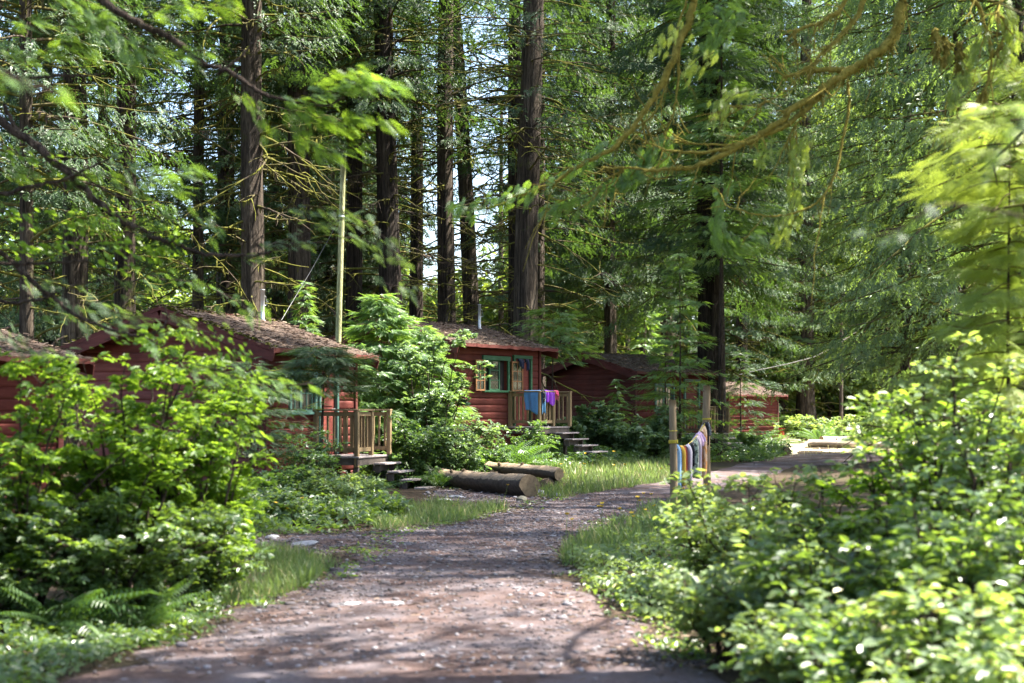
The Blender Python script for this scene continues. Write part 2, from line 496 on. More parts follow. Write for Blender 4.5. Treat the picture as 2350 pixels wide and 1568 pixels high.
def soil_mat(name, a, c, d):
    m, n, l, b = new_mat(name)
    f = noise(n, l, 7, 8, .75); g_ = noise(n, l, .35, 4, .6)
    col = ramp(n, l, f, [(.3, a), (.5, c), (.7, d)])
    col = mixc(n, l, ramp(n, l, g_, [(.5, (0, 0, 0)), (.7, (.6, .6, .6))]), col, (.05, .06, .018))
    l.new(col, b.inputs["Base Color"]); b.inputs["Roughness"].default_value = 1.0
    b.inputs["Specular IOR Level"].default_value = .1
    bump(n, l, b, f, .7, .05)
    return m
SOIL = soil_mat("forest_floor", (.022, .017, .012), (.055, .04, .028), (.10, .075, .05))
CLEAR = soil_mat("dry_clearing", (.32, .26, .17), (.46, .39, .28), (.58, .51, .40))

# ---------------------------------------------------------------- the setting: ground, path, clearing
def sheet(name, xs, ys, z_off, mat, label):
    xx, yy = np.meshgrid(xs, ys)
    zz = gh(xx, yy) + z_off
    v = np.stack([xx, yy, zz], -1).reshape(-1, 3)
    nx = len(xs); ny = len(ys)
    i = np.arange(ny - 1)[:, None] * nx; j = np.arange(nx - 1)[None]
    f = np.stack([i + j, i + j + 1, i + nx + j + 1, i + nx + j], -1).reshape(-1, 4)
    return MB().add(v, f, 0, True).build(name, mat, kind="structure", label=label)
gx = np.unique(np.concatenate([np.linspace(-500, -40, 12), np.linspace(-40, 40, 161), np.linspace(40, 500, 12)]))
gy = np.unique(np.concatenate([np.linspace(-60, -5, 8), np.linspace(-5, 80, 171), np.linspace(80, 900, 20)]))
sheet("ground", gx, gy, 0.0, SOIL, "brown forest floor of soil and needles under the trees")

def loft(name, Lp, Rp, n, m, z_off, mat, label, seed=1, jit=.07):
    rng = np.random.default_rng(seed)
    def res(p):
        p = np.asarray(p, float)
        s = np.concatenate([[0], np.cumsum(np.linalg.norm(np.diff(p, axis=0), axis=1))]); s /= s[-1]
        # keep the pairing of the given points: parameter by index
        u = np.linspace(0, len(p) - 1, n)
        k = np.clip(u.astype(int), 0, len(p) - 2); fr = (u - k)[:, None]
        p0 = p[np.clip(k - 1, 0, len(p) - 1)]; p1 = p[k]; p2 = p[k + 1]; p3 = p[np.clip(k + 2, 0, len(p) - 1)]
        return .5 * ((2 * p1) + (p2 - p0) * fr + (2 * p0 - 5 * p1 + 4 * p2 - p3) * fr ** 2 + (3 * p1 - p0 - 3 * p2 + p3) * fr ** 3)
    def wob(p):
        q = np.arange(n); a = sum(np.sin(q * f_ + rng.uniform(0, 6.28)) for f_ in (.55, .9, 1.3)) * jit
        tg = unit(np.gradient(p, axis=0)); return p + np.stack([-tg[:, 1], tg[:, 0]], -1) * a[:, None]
    L = wob(res(Lp)); R = wob(res(Rp))
    t = np.linspace(0, 1, m)[None, :, None]
    q = L[:, None] * (1 - t) + R[:, None] * t
    k_ = np.arange(m); ed = np.minimum(k_, m - 1 - k_); z = gh(q[..., 0], q[..., 1]) + np.where(ed == 0, -.03, np.where(ed == 1, z_off * .5, z_off))[None, :]
    v = np.concatenate([q, z[..., None]], -1).reshape(-1, 3)
    i = np.arange(n - 1)[:, None] * m; j = np.arange(m - 1)[None]
    f = np.stack([i + j, i + j + 1, i + m + j + 1, i + m + j], -1).reshape(-1, 4)
    return MB().add(v, f, 0, True).build(name, mat, kind="structure", label=label), L, R

gp = lambda *a: [tuple(G(x, y)) for x, y in a]
pathL = [(-4.6, -4), (-4.0, 4)] + gp((100, 1568), (400, 1470), (560, 1390), (690, 1345), (785, 1290), (820, 1250), (900, 1217), (1010, 1208), (1090, 1192), (1165, 1172), (1250, 1148), (1400, 1124), (1530, 1101), (1610, 1086), (1700, 1064), (1770, 1046), (1900, 1040), (2150, 1040))
pathR = [(3.5, -4), (2.6, 4)] + gp((1720, 1568), (1620, 1520), (1460, 1430), (1340, 1350), (1290, 1295), (1290, 1270), (1310, 1248), (1350, 1230), (1400, 1212), (1450, 1195), (1490, 1180), (1545, 1164), (1610, 1144), (1670, 1122), (1740, 1098), (1820, 1075), (1950, 1066), (2150, 1062))
main_path, PL, PR = loft("path", pathL, pathR, 220, 26, .024, PATH, "gravel path littered with brown needles winding between the shrubs")
_, SL_, SR_ = loft("side_path", gp((860, 1268), (700, 1276), (560, 1282), (420, 1290), (200, 1296)), gp((905, 1214), (720, 1226), (560, 1236), (420, 1240), (200, 1240)), 40, 14, .014, PATH, "short gravel spur leading off the path behind the small lawn", 3)
_, AL_, AR_ = loft("gravel_apron", gp((990, 1152), (1080, 1166), (1160, 1176), (1215, 1168)), gp((1000, 1122), (1090, 1126), (1180, 1128), (1250, 1132)), 30, 10, .019, PATH, "gravel apron in front of the porch steps and log bench", 4)
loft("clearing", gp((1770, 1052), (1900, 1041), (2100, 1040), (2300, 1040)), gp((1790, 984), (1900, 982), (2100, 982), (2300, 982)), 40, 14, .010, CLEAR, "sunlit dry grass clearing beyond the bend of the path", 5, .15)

rng0 = np.random.default_rng(11)
# loose pebbles on the path (nobody could count them)
def pebbles():
    mb = MB(); n = 9000
    ph = (1 + 5 ** .5) / 2
    iv = unit(np.array([(-1, ph, 0), (1, ph, 0), (-1, -ph, 0), (1, -ph, 0), (0, -1, ph), (0, 1, ph), (0, -1, -ph), (0, 1, -ph), (ph, 0, -1), (ph, 0, 1), (-ph, 0, -1), (-ph, 0, 1)]))
    fi = [(0, 11, 5), (0, 5, 1), (0, 1, 7), (0, 7, 10), (0, 10, 11), (1, 5, 9), (5, 11, 4), (11, 10, 2), (10, 7, 6), (7, 1, 8), (3, 9, 4), (3, 4, 2), (3, 2, 6), (3, 6, 8), (3, 8, 9), (4, 9, 5), (2, 4, 11), (6, 2, 10), (8, 6, 7), (9, 8, 1)]
    k = rng0.integers(25, 150, n); t = rng0.uniform(.02, .98, n)[:, None]
    q = PL[k] * (1 - t) + PR[k] * t
    q[:1100] = SL_[k[:1100] % 40] * (1 - t[:1100]) + SR_[k[:1100] % 40] * t[:1100]
    q[1100:2300] = AL_[k[1100:2300] % 30] * (1 - t[1100:2300]) + AR_[k[1100:2300] % 30] * t[1100:2300]
    q = q + rng0.normal(0, .15, (n, 2))
    pos = np.concatenate([q, (gh(q[:, 0], q[:, 1]) + .028)[:, None]], -1)
    a = rng0.uniform(0, 6.28, n)
    d = np.stack([np.cos(a), np.sin(a), np.zeros(n)], -1)
    sc = rng0.lognormal(math.log(.011), .5, n).clip(.005, .05)
    iv2 = iv * np.array((1, 1.35, .55))
    scatter(mb, (iv2, fi), pos, d, np.tile((0, 0, 1.0), (n, 1)), sc, 0, True)
    m, nn, l, b = new_mat("pebble")
    g = nn.new("ShaderNodeNewGeometry")
    l.new(ramp(nn, l, g.outputs["Random Per Island"], [(0, (.06, .047, .048)), (.5, (.115, .10, .108)), (.85, (.19, .175, .188)), (1, (.32, .30, .31))]), b.inputs["Base Color"])
    b.inputs["Roughness"].default_value = .9
    mb.build("gravel", m, kind="stuff", label="loose pale pebbles strewn over the path")
pebbles()
def litter():
    rng = np.random.default_rng(12); mb = MB(); n = 11000
    k = rng.integers(20, 150, n); t = np.where(rng.uniform(0, 1, n) < .5, rng.uniform(-.05, 1.05, n), np.where(rng.uniform(0, 1, n) < .5, rng.normal(0, .09, n), 1 + rng.normal(0, .09, n)))[:, None]
    q = PL[k] * (1 - t) + PR[k] * t
    q[:2200] = SL_[k[:2200] % 40] * (1 - t[:2200]) + SR_[k[:2200] % 40] * t[:2200]
    q[2200:3800] = AL_[k[2200:3800] % 30] * (1 - t[2200:3800]) + AR_[k[2200:3800] % 30] * t[2200:3800]
    q = q + rng.normal(0, .12, (n, 2)); a = rng.uniform(0, 6.28, n)
    pos = np.concatenate([q, (gh(q[:, 0], q[:, 1]) + .03 + rng.uniform(0, .012, n))[:, None]], -1)
    scatter(mb, (np.array([(-.05, 0, 0), (.05, 0, .05), (.03, 1, .1), (-.04, .9, 0)]), np.array([(0, 1, 2, 3)])), pos, np.stack([np.cos(a), np.sin(a), rng.normal(0, .12, n)], -1), np.tile((0, 0, 1.0), (n, 1)) + rng.normal(0, .25, (n, 3)), rng.uniform(.015, .09, n))
    mb.build("leaf_litter", LITTER, kind="stuff", label="brown needles and twigs scattered on the path")
litter()
def edge_weeds():
    rng = np.random.default_rng(13); mb = MB(); n = 5200
    k = rng.integers(30, 140, n); E = np.where(rng.uniform(0, 1, (n, 1)) < .5, PL[k], PR[k]); E[:500] = np.where(rng.uniform(0, 1, (500, 1)) < .5, SL_[k[:500] % 40], SR_[k[:500] % 40]); E[500:900] = np.where(rng.uniform(0, 1, (400, 1)) < .5, AL_[k[500:900] % 30], AR_[k[500:900] % 30])
    E = E + rng.normal(0, .10, (n, 2)) + .22 * np.sin(E * 2.7)
    pos = np.concatenate([E, gh(E[:, 0], E[:, 1])[:, None] + .01], -1); a = rng.uniform(0, 6.28, n)
    scatter(mb, OVAL, pos, np.stack([np.cos(a), np.sin(a), rng.uniform(.1, 1.2, n)], -1), np.tile((0, 0, 1.0), (n, 1)) + rng.normal(0, .4, (n, 3)), rng.uniform(.02, .075, n))
    mb.build("weeds", L_SALAL, kind="stuff", label="sparse low weeds creeping in along both edges of the path")
edge_weeds()

# ---------------------------------------------------------------- grass, undergrowth
def poly_pts(poly, n, rng):
    poly = np.asarray(poly, float)
    lo = poly.min(0); hi = poly.max(0); out = []
    while sum(map(len, out)) < n:
        q = rng.uniform(lo, hi, (n * 2, 2)); c = np.zeros(len(q), bool)
        for (x1, y1), (x2, y2) in zip(poly, np.roll(poly, -1, 0)):
            k = ((y1 > q[:, 1]) != (y2 > q[:, 1])) & (q[:, 0] < (x2 - x1) * (q[:, 1] - y1) / (y2 - y1 + 1e-12) + x1)
            c ^= k
        out.append(q[c])
    return np.concatenate(out)[:n]

BLADE = (np.array([(-.03, 0, 0), (.03, 0, 0), (.025, .5, .06), (-.025, .5, .06), (0, 1, .28), (.0, 1, .28)]), np.array([(0, 1, 2, 3), (3, 2, 5, 4)]))
def grass(poly, n, hgt, seed, label, mat=None, wid=1.0):
    rng = np.random.default_rng(seed)
    q = poly_pts(poly, n, rng)
    pn = np.sin(q[:, 0] * 3.1 + seed) * np.sin(q[:, 1] * 1.7 + 2 * seed)
    keep = rng.uniform(0, 1, n) < .55 + .45 * pn
    q = q[keep]; n = len(q); pn = pn[keep]
    pos = np.concatenate([q, gh(q[:, 0], q[:, 1])[:, None]], -1)
    d = unit(np.concatenate([rng.normal(0, .3, (n, 2)), np.ones((n, 1))], -1))
    nr = unit(np.concatenate([rng.normal(0, 1, (n, 2)), np.zeros((n, 1))], -1))
    mb = MB()
    tv, tf = BLADE
    scatter(mb, (tv * np.array((wid, 1, 1)), tf), pos, d, nr, hgt * rng.uniform(.25, 1.35, n) * (1 + .45 * pn))
    mb.build("grass", mat or L_GRASS, kind="stuff", label=label)

grass(gp((500, 1400), (640, 1378), (720, 1340), (790, 1288), (700, 1280), (560, 1284), (490, 1320)), 9000, .15, 1, "small bright lawn between the big shrub and the gravel spur")
grass(gp((860, 1222), (1000, 1212), (1090, 1196), (1170, 1174), (1100, 1164), (1000, 1158), (930, 1168), (860, 1195)), 7000, .16, 2, "grass strip between the path and the porch steps")
grass(gp((1225, 1142), (1300, 1147), (1400, 1128), (1545, 1101), (1560, 1062), (1400, 1056), (1240, 1062)), 22000, .20, 3, "tall pale lawn behind the log benches")
grass(gp((1290, 1300), (1290, 1262), (1400, 1208), (1545, 1160), (1640, 1135), (1680, 1180), (1560, 1240), (1380, 1310)), 9000, .20, 4, "long grass with buttercups along the bend of the path")
grass(gp((1120, 1078), (1240, 1062), (1260, 1045), (1140, 1040), (1060, 1052)), 8000, .45, 5, "sunlit weeds and grass behind the log benches")
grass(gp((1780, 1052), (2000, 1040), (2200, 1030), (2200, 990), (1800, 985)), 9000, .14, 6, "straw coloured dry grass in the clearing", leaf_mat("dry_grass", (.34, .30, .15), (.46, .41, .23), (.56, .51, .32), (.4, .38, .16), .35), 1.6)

def undergrowth(poly, n, T, size, hmax, mat, seed, label, tilt=.5):
    rng = np.random.default_rng(seed)
    q = poly_pts(poly, n, rng)
    pn = .5 + .5 * np.sin(q[:, 0] * 2.3 + seed) * np.sin(q[:, 1] * 1.9 + seed * 2) + .25 * np.sin(q[:, 0] * 7 + q[:, 1] * 5)
    z = hmax * np.clip(pn, .12, 1.2) * rng.uniform(.15, 1, n) ** .6
    pos = np.concatenate([q, (gh(q[:, 0], q[:, 1]) + z)[:, None]], -1)
    a = rng.uniform(0, 6.28, n)
    d = np.stack([np.cos(a), np.sin(a), rng.normal(-.15, .3, n)], -1)
    nr = np.stack([rng.normal(0, tilt, n), rng.normal(0, tilt, n) - .15, np.ones(n)], -1)
    mb = MB(); scatter(mb, T, pos, d, nr, size * rng.uniform(.6, 1.3, n))
    k = rng.choice(n, n // 12, replace=False)
    base = pos[k].copy(); base[:, 2] = gh(base[:, 0], base[:, 1])
    for b_, t_ in zip(base[:1200], pos[k][:1200]):
        mb.tube([b_, (b_ + t_) / 2 + rng.normal(0, .02, 3), t_], [.006, .005, .003], 3, 1, False)
    mb.build("undergrowth", [mat, TWIG], kind="stuff", label=label)

undergrowth(gp((-100, 1590), (60, 1590), (330, 1500), (460, 1440), (520, 1392), (380, 1370), (120, 1380), (-150, 1400)), 3800, TRIF, .085, .17, L_SALAL, 1, "low leafy ground cover at the path edge under the big shrub")
undergrowth(gp((500, 1232), (700, 1224), (860, 1214), (945, 1190), (890, 1160), (820, 1110), (760, 1070), (560, 1080), (470, 1150)), 13000, TRIF, .12, .42, L_SALAL, 2, "leafy salal and brambles between the gravel spur and the nearest porch")
undergrowth(gp((1345, 1345), (1300, 1290), (1420, 1235), (1560, 1180), (1700, 1180), (1760, 1260), (1640, 1420), (1480, 1440)), 9000, OVAL, .07, .22, L_SUNNY, 3, "low clover and nettles along the sunny edge of the path")
undergrowth(gp((1540, 1440), (1640, 1490), (1760, 1555), (2050, 1590), (2400, 1590), (2400, 1330), (1900, 1270), (1620, 1330)), 7500, OVAL, .085, .42, L_SUNNY, 4, "sunlit thimbleberry thicket filling the bank beside the path")
undergrowth([(-30, 36), (-9, 36), (-5.5, 34), (-4, 37), (-8, 46), (-4, 50), (3, 48), (8, 58), (10, 72), (-34, 72)], 30000, NARROW, .20, .75, L_FERN, 5, "dark undergrowth on the forest floor behind the cabins")
undergrowth([(-4.0, 31), (-1.5, 31.5), (.3, 34), (.9, 37.5), (2.6, 40), (3.2, 42), (-.6, 38), (-2.2, 37)], 6500, TRIF, .15, .45, L_SHRUB, 6, "leafy weeds on the slope under the middle cabin")
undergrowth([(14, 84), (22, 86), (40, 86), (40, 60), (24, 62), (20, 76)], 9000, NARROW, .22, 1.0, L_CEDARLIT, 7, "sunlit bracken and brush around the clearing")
undergrowth([(2.4, 41), (3.2, 47.5), (8, 49), (8, 60), (12, 66), (11, 56), (8.6, 47.5), (5.5, 46.2)], 7000, TRIF, .16, .5, L_SHRUB, 8, "weeds below the spruce and the third cabin")

# ---------------------------------------------------------------- cabins
CW, CL, WT, RISE = 4.4, 4.3, 2.25, 0.95      # gable width, eave wall length, wall height over the floor, roof rise
SL = RISE / (CW / 2)
PROF = [(0, 0), (.020, .010), (.027, .05), (.027, .15), (.019, .19), (0, .2)]

def courses(mb, span, z0, z1, axis, openings=()):
    """Rounded horizontal siding; span(z) gives the run along the wall; axis 0: eave wall, 1: gable wall."""
    z = z0
    while z < z1 - 1e-6:
        zt = min(z + .2, z1)
        a, b = span((z + zt) / 2)
        runs = [(a, b)]
        for (oa, ob, oz0, oz1) in openings:
            if oz0 < zt - .02 and oz1 > z + .02:
                runs = [r for (p, q) in runs for r in ((p, min(q, oa)), (max(p, ob), q)) if r[1] - r[0] > .02]
        for (p, q) in runs:
            v = []
            for o, dz in PROF:
                zz = min(z + dz, zt)
                for s_ in (p, q):
                    v.append((s_, -o, zz) if axis == 0 else (-o, s_, zz))
            n = len(PROF)
            f = [(2 * i, 2 * i + 1, 2 * i + 3, 2 * i + 2) for i in range(n - 1)]
            if axis == 1: f = [x[::-1] for x in f]
            mb.add(v, f, 0, True)
            e1 = [2 * i for i in range(n)]; e2 = [2 * i + 1 for i in range(n)]
            mb.F.append((np.array([e1]) + mb.n - len(v), 0, False)); mb.F.append((np.array([e2]) + mb.n - len(v), 0, False))
        z = zt

def roof_mesh(rng):
    mb = MB(); ov_e, ov_g, th = .45, .42, .09
    for side in (0, 1):
        n, m = 34, 20
        xs = np.linspace(-ov_g, CL + ov_g, n); ts = np.linspace(0, 1, m)
        yr = CW / 2; ye = -ov_e if side == 0 else CW + ov_e
        xx, tt = np.meshgrid(xs, ts)
        yy = yr + (ye - yr) * tt
        zz = WT + RISE + .06 - SL * np.abs(yy - yr) - .10 * np.sin(np.pi * tt) * .35 * (0.5 + .5 * np.sin(xx * 1.4))
        zz = zz + rng.normal(0, .010, zz.shape)
        top = np.stack([xx, yy, zz + th], -1).reshape(-1, 3)
        bot = np.stack([xx, yy, zz], -1).reshape(-1, 3)
        i = np.arange(m - 1)[:, None] * n; j = np.arange(n - 1)[None]
        f = np.stack([i + j, i + j + 1, i + n + j + 1, i + n + j], -1).reshape(-1, 4)
        if side == 0: f = f[:, ::-1]
        N = n * m
        edge = []
        ring = [(0, k) for k in range(n)] + [(r, n - 1) for r in range(1, m)] + [(m - 1, k) for k in range(n - 2, -1, -1)] + [(r, 0) for r in range(m - 2, 0, -1)]
        ids = [r * n + k for r, k in ring]
        for a, b in zip(ids, ids[1:] + ids[:1]): edge.append((a, b, b + N, a + N))
        k = rng.integers(0, N, 2600); q = top[k] + rng.normal(0, .06, (2600, 3)) * (1, 1, 0) + np.stack([np.zeros(2600), np.zeros(2600), rng.uniform(0, .02, 2600)], -1)
        q[:, 2] = q[:, 2].clip(None, WT + RISE + .17); q[:, 1] = q[:, 1].clip(-ov_e, CW + ov_e)
        a_ = rng.uniform(0, 6.28, 2600)
        scatter(mb, (np.array([(-.06, 0, 0), (.06, 0, .1), (.03, 1, .1), (-.05, .9, 0)]), np.array([(0, 1, 2, 3)])), q, np.stack([np.cos(a_), np.sin(a_), rng.normal(0, .15, 2600)], -1), np.tile((0, 0, 1.0), (2600, 1)) + rng.normal(0, .3, (2600, 3)), rng.uniform(.03, .14, 2600), 2)
        n0 = mb.n
        mb.add(np.concatenate([top, bot]), f, 0, True)
        mb.F.append((f[:, ::-1] + N + n0, 1, False)); mb.F.append((np.array(edge) + n0, 1, False))
    return mb.mesh("roof", [ROOF_M, REDD, LITTER])

def cabin(corner, e, floor, label, win, paint, porch_u=None, case=False, vent=None, mossy=False, seed=0, drop=.8, door=True, rise=.62):
    global RISE, SL
    RISE = rise; SL = RISE / (CW / 2)
    rng = np.random.default_rng(seed)
    rz = math.atan2(e[1], e[0])
    loc = (corner[0], corner[1], floor)
    t = empty("cabin", loc, label, "cabin", "red cabins along the path", rz)
    op = []
    if win: op.append(win)
    dr = None
    if porch_u is not None and door:
        dr = (porch_u + .35, porch_u + 1.15, 0.0, 1.95); op.append(dr)
    # eave wall, gable walls, far wall
    mb = MB(); courses(mb, lambda z: (0, CL), -drop, WT, 0, op)
    runs = sorted([(o[0], o[1], o[2], o[3]) for o in op])
    xs = [0] + [v for r in runs for v in r[:2]] + [CL]
    for k in range(0, len(xs), 2): mb.box(((xs[k] + xs[k + 1]) / 2, .05, (WT - drop) / 2), (xs[k + 1] - xs[k], .1, WT + drop - .004))
    for r in runs:
        mb.box(((r[0] + r[1]) / 2, .05, (r[3] + WT) / 2), (r[1] - r[0], .1, WT - r[3]))
        mb.box(((r[0] + r[1]) / 2, .05, (r[2] - drop) / 2), (r[1] - r[0], .1, r[2] + drop))
    mb.build("wall", RED, t)
    def gspan(z):
        if z <= WT: return (.0, CW)
        k = (z - WT) / SL
        return (k + .02, CW - k - .02)
    for far in (0, 1):
        mb = MB(); courses(mb, gspan, -drop, WT + RISE - .12, 1)
        if far:
            for k in range(len(mb.V)): mb.V[k] = mb.V[k] * np.array((-1, 1, 1)) + np.array((CL, 0, 0))
            mb.F = [(f[:, ::-1], m, s) for f, m, s in mb.F]
        x0, x1 = (0.003, .1) if not far else (CL - .1, CL - .003)
        pl = [(0.104, -drop), (CW - .004, -drop), (CW - .004, WT - .002), (CW / 2, WT + RISE - .03), (0.104, WT + .02)]
        v = [(x0, y, z) for y, z in pl] + [(x1, y, z) for y, z in pl]
        mb.add(v, [(0, 1, 6, 5), (1, 2, 7, 6), (2, 3, 8, 7), (3, 4, 9, 8), (4, 0, 5, 9)])
        n0 = mb.n - 10
        mb.F.append((np.array([(4, 3, 2, 1, 0), (5, 6, 7, 8, 9)]) + n0, 0, False))
        mb.build("wall", RED, t)
    MB().box((CL / 2, CW - .05, (WT - drop) / 2), (CL - .21, .1, WT + drop - .01)).build("wall", RED, t)
    # inside floor
    MB().box((CL / 2, CW / 2, -.06), (CL - .25, CW - .25, .08)).build("cabin_floor", DARKIN, t)
    # corner boards
    for x in (0.0, CL):
        MB().box((x - .005 if x == 0 else x + .005, -.03, (WT - drop) / 2 - .01), (.11, .10, WT + drop - .03), bev=.01).build("corner_board", REDD, t)
    r = put("roof", roof_mesh(rng), t)
    # rake boards on the gables and a fascia under the eave
    ang = math.atan(SL); ln = (CW / 2 + .45) / math.cos(ang)
    for gxp in (-.405, CL + .405):
        for s_ in (-1, 1):
            c = (gxp, CW / 2 + s_ * (CW / 2 + .45) / 2, WT + RISE - SL * (CW / 2 + .45) / 2 - .055)
            R = Matrix.Rotation(-s_ * ang, 3, 'X')
            MB().box(c, (.035, ln - .02, .19), np.array(R), bev=.006).build("rake_board", REDD, r)
    if mossy:
        m2 = MB(); n = 900
        tt = rng.uniform(0, 1, n) ** 1.2; sd = np.where(rng.uniform(0, 1, n) < .6, -1, 1)
        y = CW / 2 + sd * (CW / 2 + .45) * tt
        z = WT + RISE + .14 - SL * np.abs(y - CW / 2)
        x = -.42 + rng.uniform(0, .16, n) ** 1.0
        ridge = rng.uniform(0, 1, n) < .35
        x = np.where(ridge, rng.uniform(-.4, CL + .4, n), x); y = np.where(ridge, CW / 2 + rng.normal(0, .12, n), y)
        z = np.where(ridge, WT + RISE + .15 - SL * np.abs(y - CW / 2), z)
        a = rng.uniform(0, 6.28, n)
        scatter(m2, OVAL, np.stack([x, y, z], -1), np.stack([np.cos(a), np.sin(a), rng.normal(.3, .3, n)], -1), np.tile((0, 0, 1.0), (n, 1)) + rng.normal(0, .4, (n, 3)), rng.uniform(.05, .13, n))
        m2.build("roof_moss", MOSS, r)
    if vent:
        vx, vy, vh = vent
        z0 = WT + RISE + .1 - SL * abs(vy - CW / 2)
        m2 = MB(); m2.tube([(vx, vy, z0 - .1), (vx, vy, z0 + vh)], .045, 10)
        m2.tube([(vx, vy, z0 + vh), (vx, vy, z0 + vh + .015)], .055, 10)
        m2.tube([(vx, vy, z0 - .02), (vx, vy, z0 + .07)], [.12, .05], 10)
        m2.tube([(vx, vy, z0 + vh * .85), (vx + .10, vy - .03, z0 + vh * .8), (vx + .12, vy - .05, z0 + vh * .55), (vx + .05, vy, z0 + vh * .5)], .008, 4)
        m2.build("vent_pipe", GALV, r)
    if win:
        a, b, z0, z1 = win
        m2 = MB()
        m2.box(((a + b) / 2, -.045, z1 + .05), (b - a + .24, .07, .13), bev=.008)
        m2.box(((a + b) / 2, -.065, z0 - .03), (b - a + .24, .11, .06), bev=.008)
        for x in (a - .045, b + .045): m2.box((x, -.04, (z0 + z1) / 2 - .005), (.09, .06, z1 - z0 - .012), bev=.006)
        fr = m2.build("window", paint, t)
        if case:
            mid = [(a + .30, a + .82)]
            MB().box(((a + b) / 2, .09, (z0 + z1) / 2), (b - a, .02, z1 - z0)).build("dark_room_panel", DARKIN, fr)  # dark panel stands in for the unlit room behind the window
        else:
            mid = [(a, a + (b - a) * .5), (a + (b - a) * .5, b)]
        for (p, q) in mid:
            sash(fr, paint, p, q, z0, z1, 3 if case else 2, 1 if case else 2, .02)
        if case:
            sash(fr, CASE, a - .55, a - .11, z0 - .02, z1 - .02, 3, 2, -.115)
            sash(fr, CASE, b + .11, b + .68, z0 - .02, z1 - .02, 3, 2, -.115)
    if dr:
        a, b, z0, z1 = dr
        m2 = MB()
        for x in (a - .045, b + .045): m2.box((x, -.05, z1 / 2), (.09, .08, z1), bev=.006)
        m2.box(((a + b) / 2, -.05, z1 + .05), (b - a + .2, .084, .1), bev=.006)
        d = m2.build("door", GREENP if case else TEALP, t)
        m3 = MB(); m3.box(((a + b) / 2, .02, z1 / 2), (b - a - .01, .05, z1 - .02))
        for zc, zh in ((.5, .7), (1.42, .7)): m3.box(((a + b) / 2, -.012, zc), (b - a - .22, .02, zh), bev=.008)
        m3.build("door_leaf", RED, d)
        MB().tube([(b - .1, -.01, 1.0), (b - .1, -.07, 1.0)], [.018, .03], 8).build("handle", GALV, d)
    if porch_u is not None:
        u = porch_u; dp = 1.1
        m2 = MB()
        for k in range(8):
            m2.box((u + .75, -.08 - (k + .5) * dp / 8, -.03 + rng.normal(0, .002)), (1.62, dp / 8 - .008, .038), bev=.004)
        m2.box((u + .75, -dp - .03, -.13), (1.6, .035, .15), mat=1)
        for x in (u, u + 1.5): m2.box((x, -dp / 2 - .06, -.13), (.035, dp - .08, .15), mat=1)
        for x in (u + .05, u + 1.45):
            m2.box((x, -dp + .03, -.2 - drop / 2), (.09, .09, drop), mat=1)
        pch = m2.build("porch", [DECKW, DARKW], t)
        for (x, y, h) in ((u, -.12, .97), (u, -dp, .97), (u + .74, -dp, .97), (u + 1.5, -.12, .97), (u + 1.5, -dp - .1, .97)):
            lo = -.25 if (x, y) == (u, -dp) else -.008
            MB().box((x, y, (h + lo) / 2), (.095, .095, h - lo), bev=.008).build("post", PORCHW, pch)
        def rail(p, q):
            p = np.array(p); q = np.array(q); L_ = np.linalg.norm(q - p); dd = (q - p) / L_
            R = np.array([[dd[0], -dd[1], 0], [dd[1], dd[0], 0], [0, 0, 1]])
            m3 = MB(); c = (p + q) / 2
            m3.box((*c, .99), (L_ + .10, .14, .038), R, bev=.005)
            m3.box((*c, .90), (L_ - .10, .04, .088), R, bev=.004)
            m3.box((*c, .13), (L_ - .10, .04, .088), R, bev=.004)
            nb = max(2, int((L_ - .1) / .13))
            for k in range(nb):
                s_ = -L_ / 2 + .05 + (L_ - .1) * (k + .5) / nb
                o = np.array((-dd[1], dd[0])) * .042
                m3.box((*(c + dd * s_ + o), .5), (.04, .04, .82), R)
            m3.build("railing", PORCHW, pch)
        rail((u, -.12), (u, -dp)); rail((u, -dp), (u + .74, -dp)); rail((u + 1.5, -.12), (u + 1.5, -dp - .1))
        for i in range(1, 5):
            if -.175 * i < -drop + .02: break
            m3 = MB(); yy = -dp - .06 - .32 * (i - .5)
            for o in (-.07, .07): m3.box((u + 1.16, yy + o, -.175 * i - .02), (.92, .132, .04), bev=.005)
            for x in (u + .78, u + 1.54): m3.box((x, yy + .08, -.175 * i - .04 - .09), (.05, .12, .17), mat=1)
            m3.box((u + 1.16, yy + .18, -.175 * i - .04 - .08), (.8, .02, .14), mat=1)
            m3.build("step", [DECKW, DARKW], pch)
    return t

def sash(par, mat, p, q, z0, z1, rows, cols, y):
    m = MB(); t = .045
    for x in (p + t / 2, q - t / 2): m.box((x, y, (z0 + z1) / 2), (t, .04, z1 - z0))
    for z in (z0 + t / 2, z1 - t / 2): m.box(((p + q) / 2, y, z), (q - p - 2 * t, .04, t))
    for k in range(1, rows): m.box(((p + q) / 2, y, z0 + (z1 - z0) * k / rows), (q - p - 2 * t, .025, .022))
    for k in range(1, cols): m.box((p + (q - p) * k / cols, y, (z0 + z1) / 2), (.02, .03, z1 - z0 - 2 * t))
    m.build("sash", mat, par)
    MB().box(((p + q) / 2, y + .002, (z0 + z1) / 2), (q - p - .06, .006, z1 - z0 - .06)).build("pane", GLASS, par)

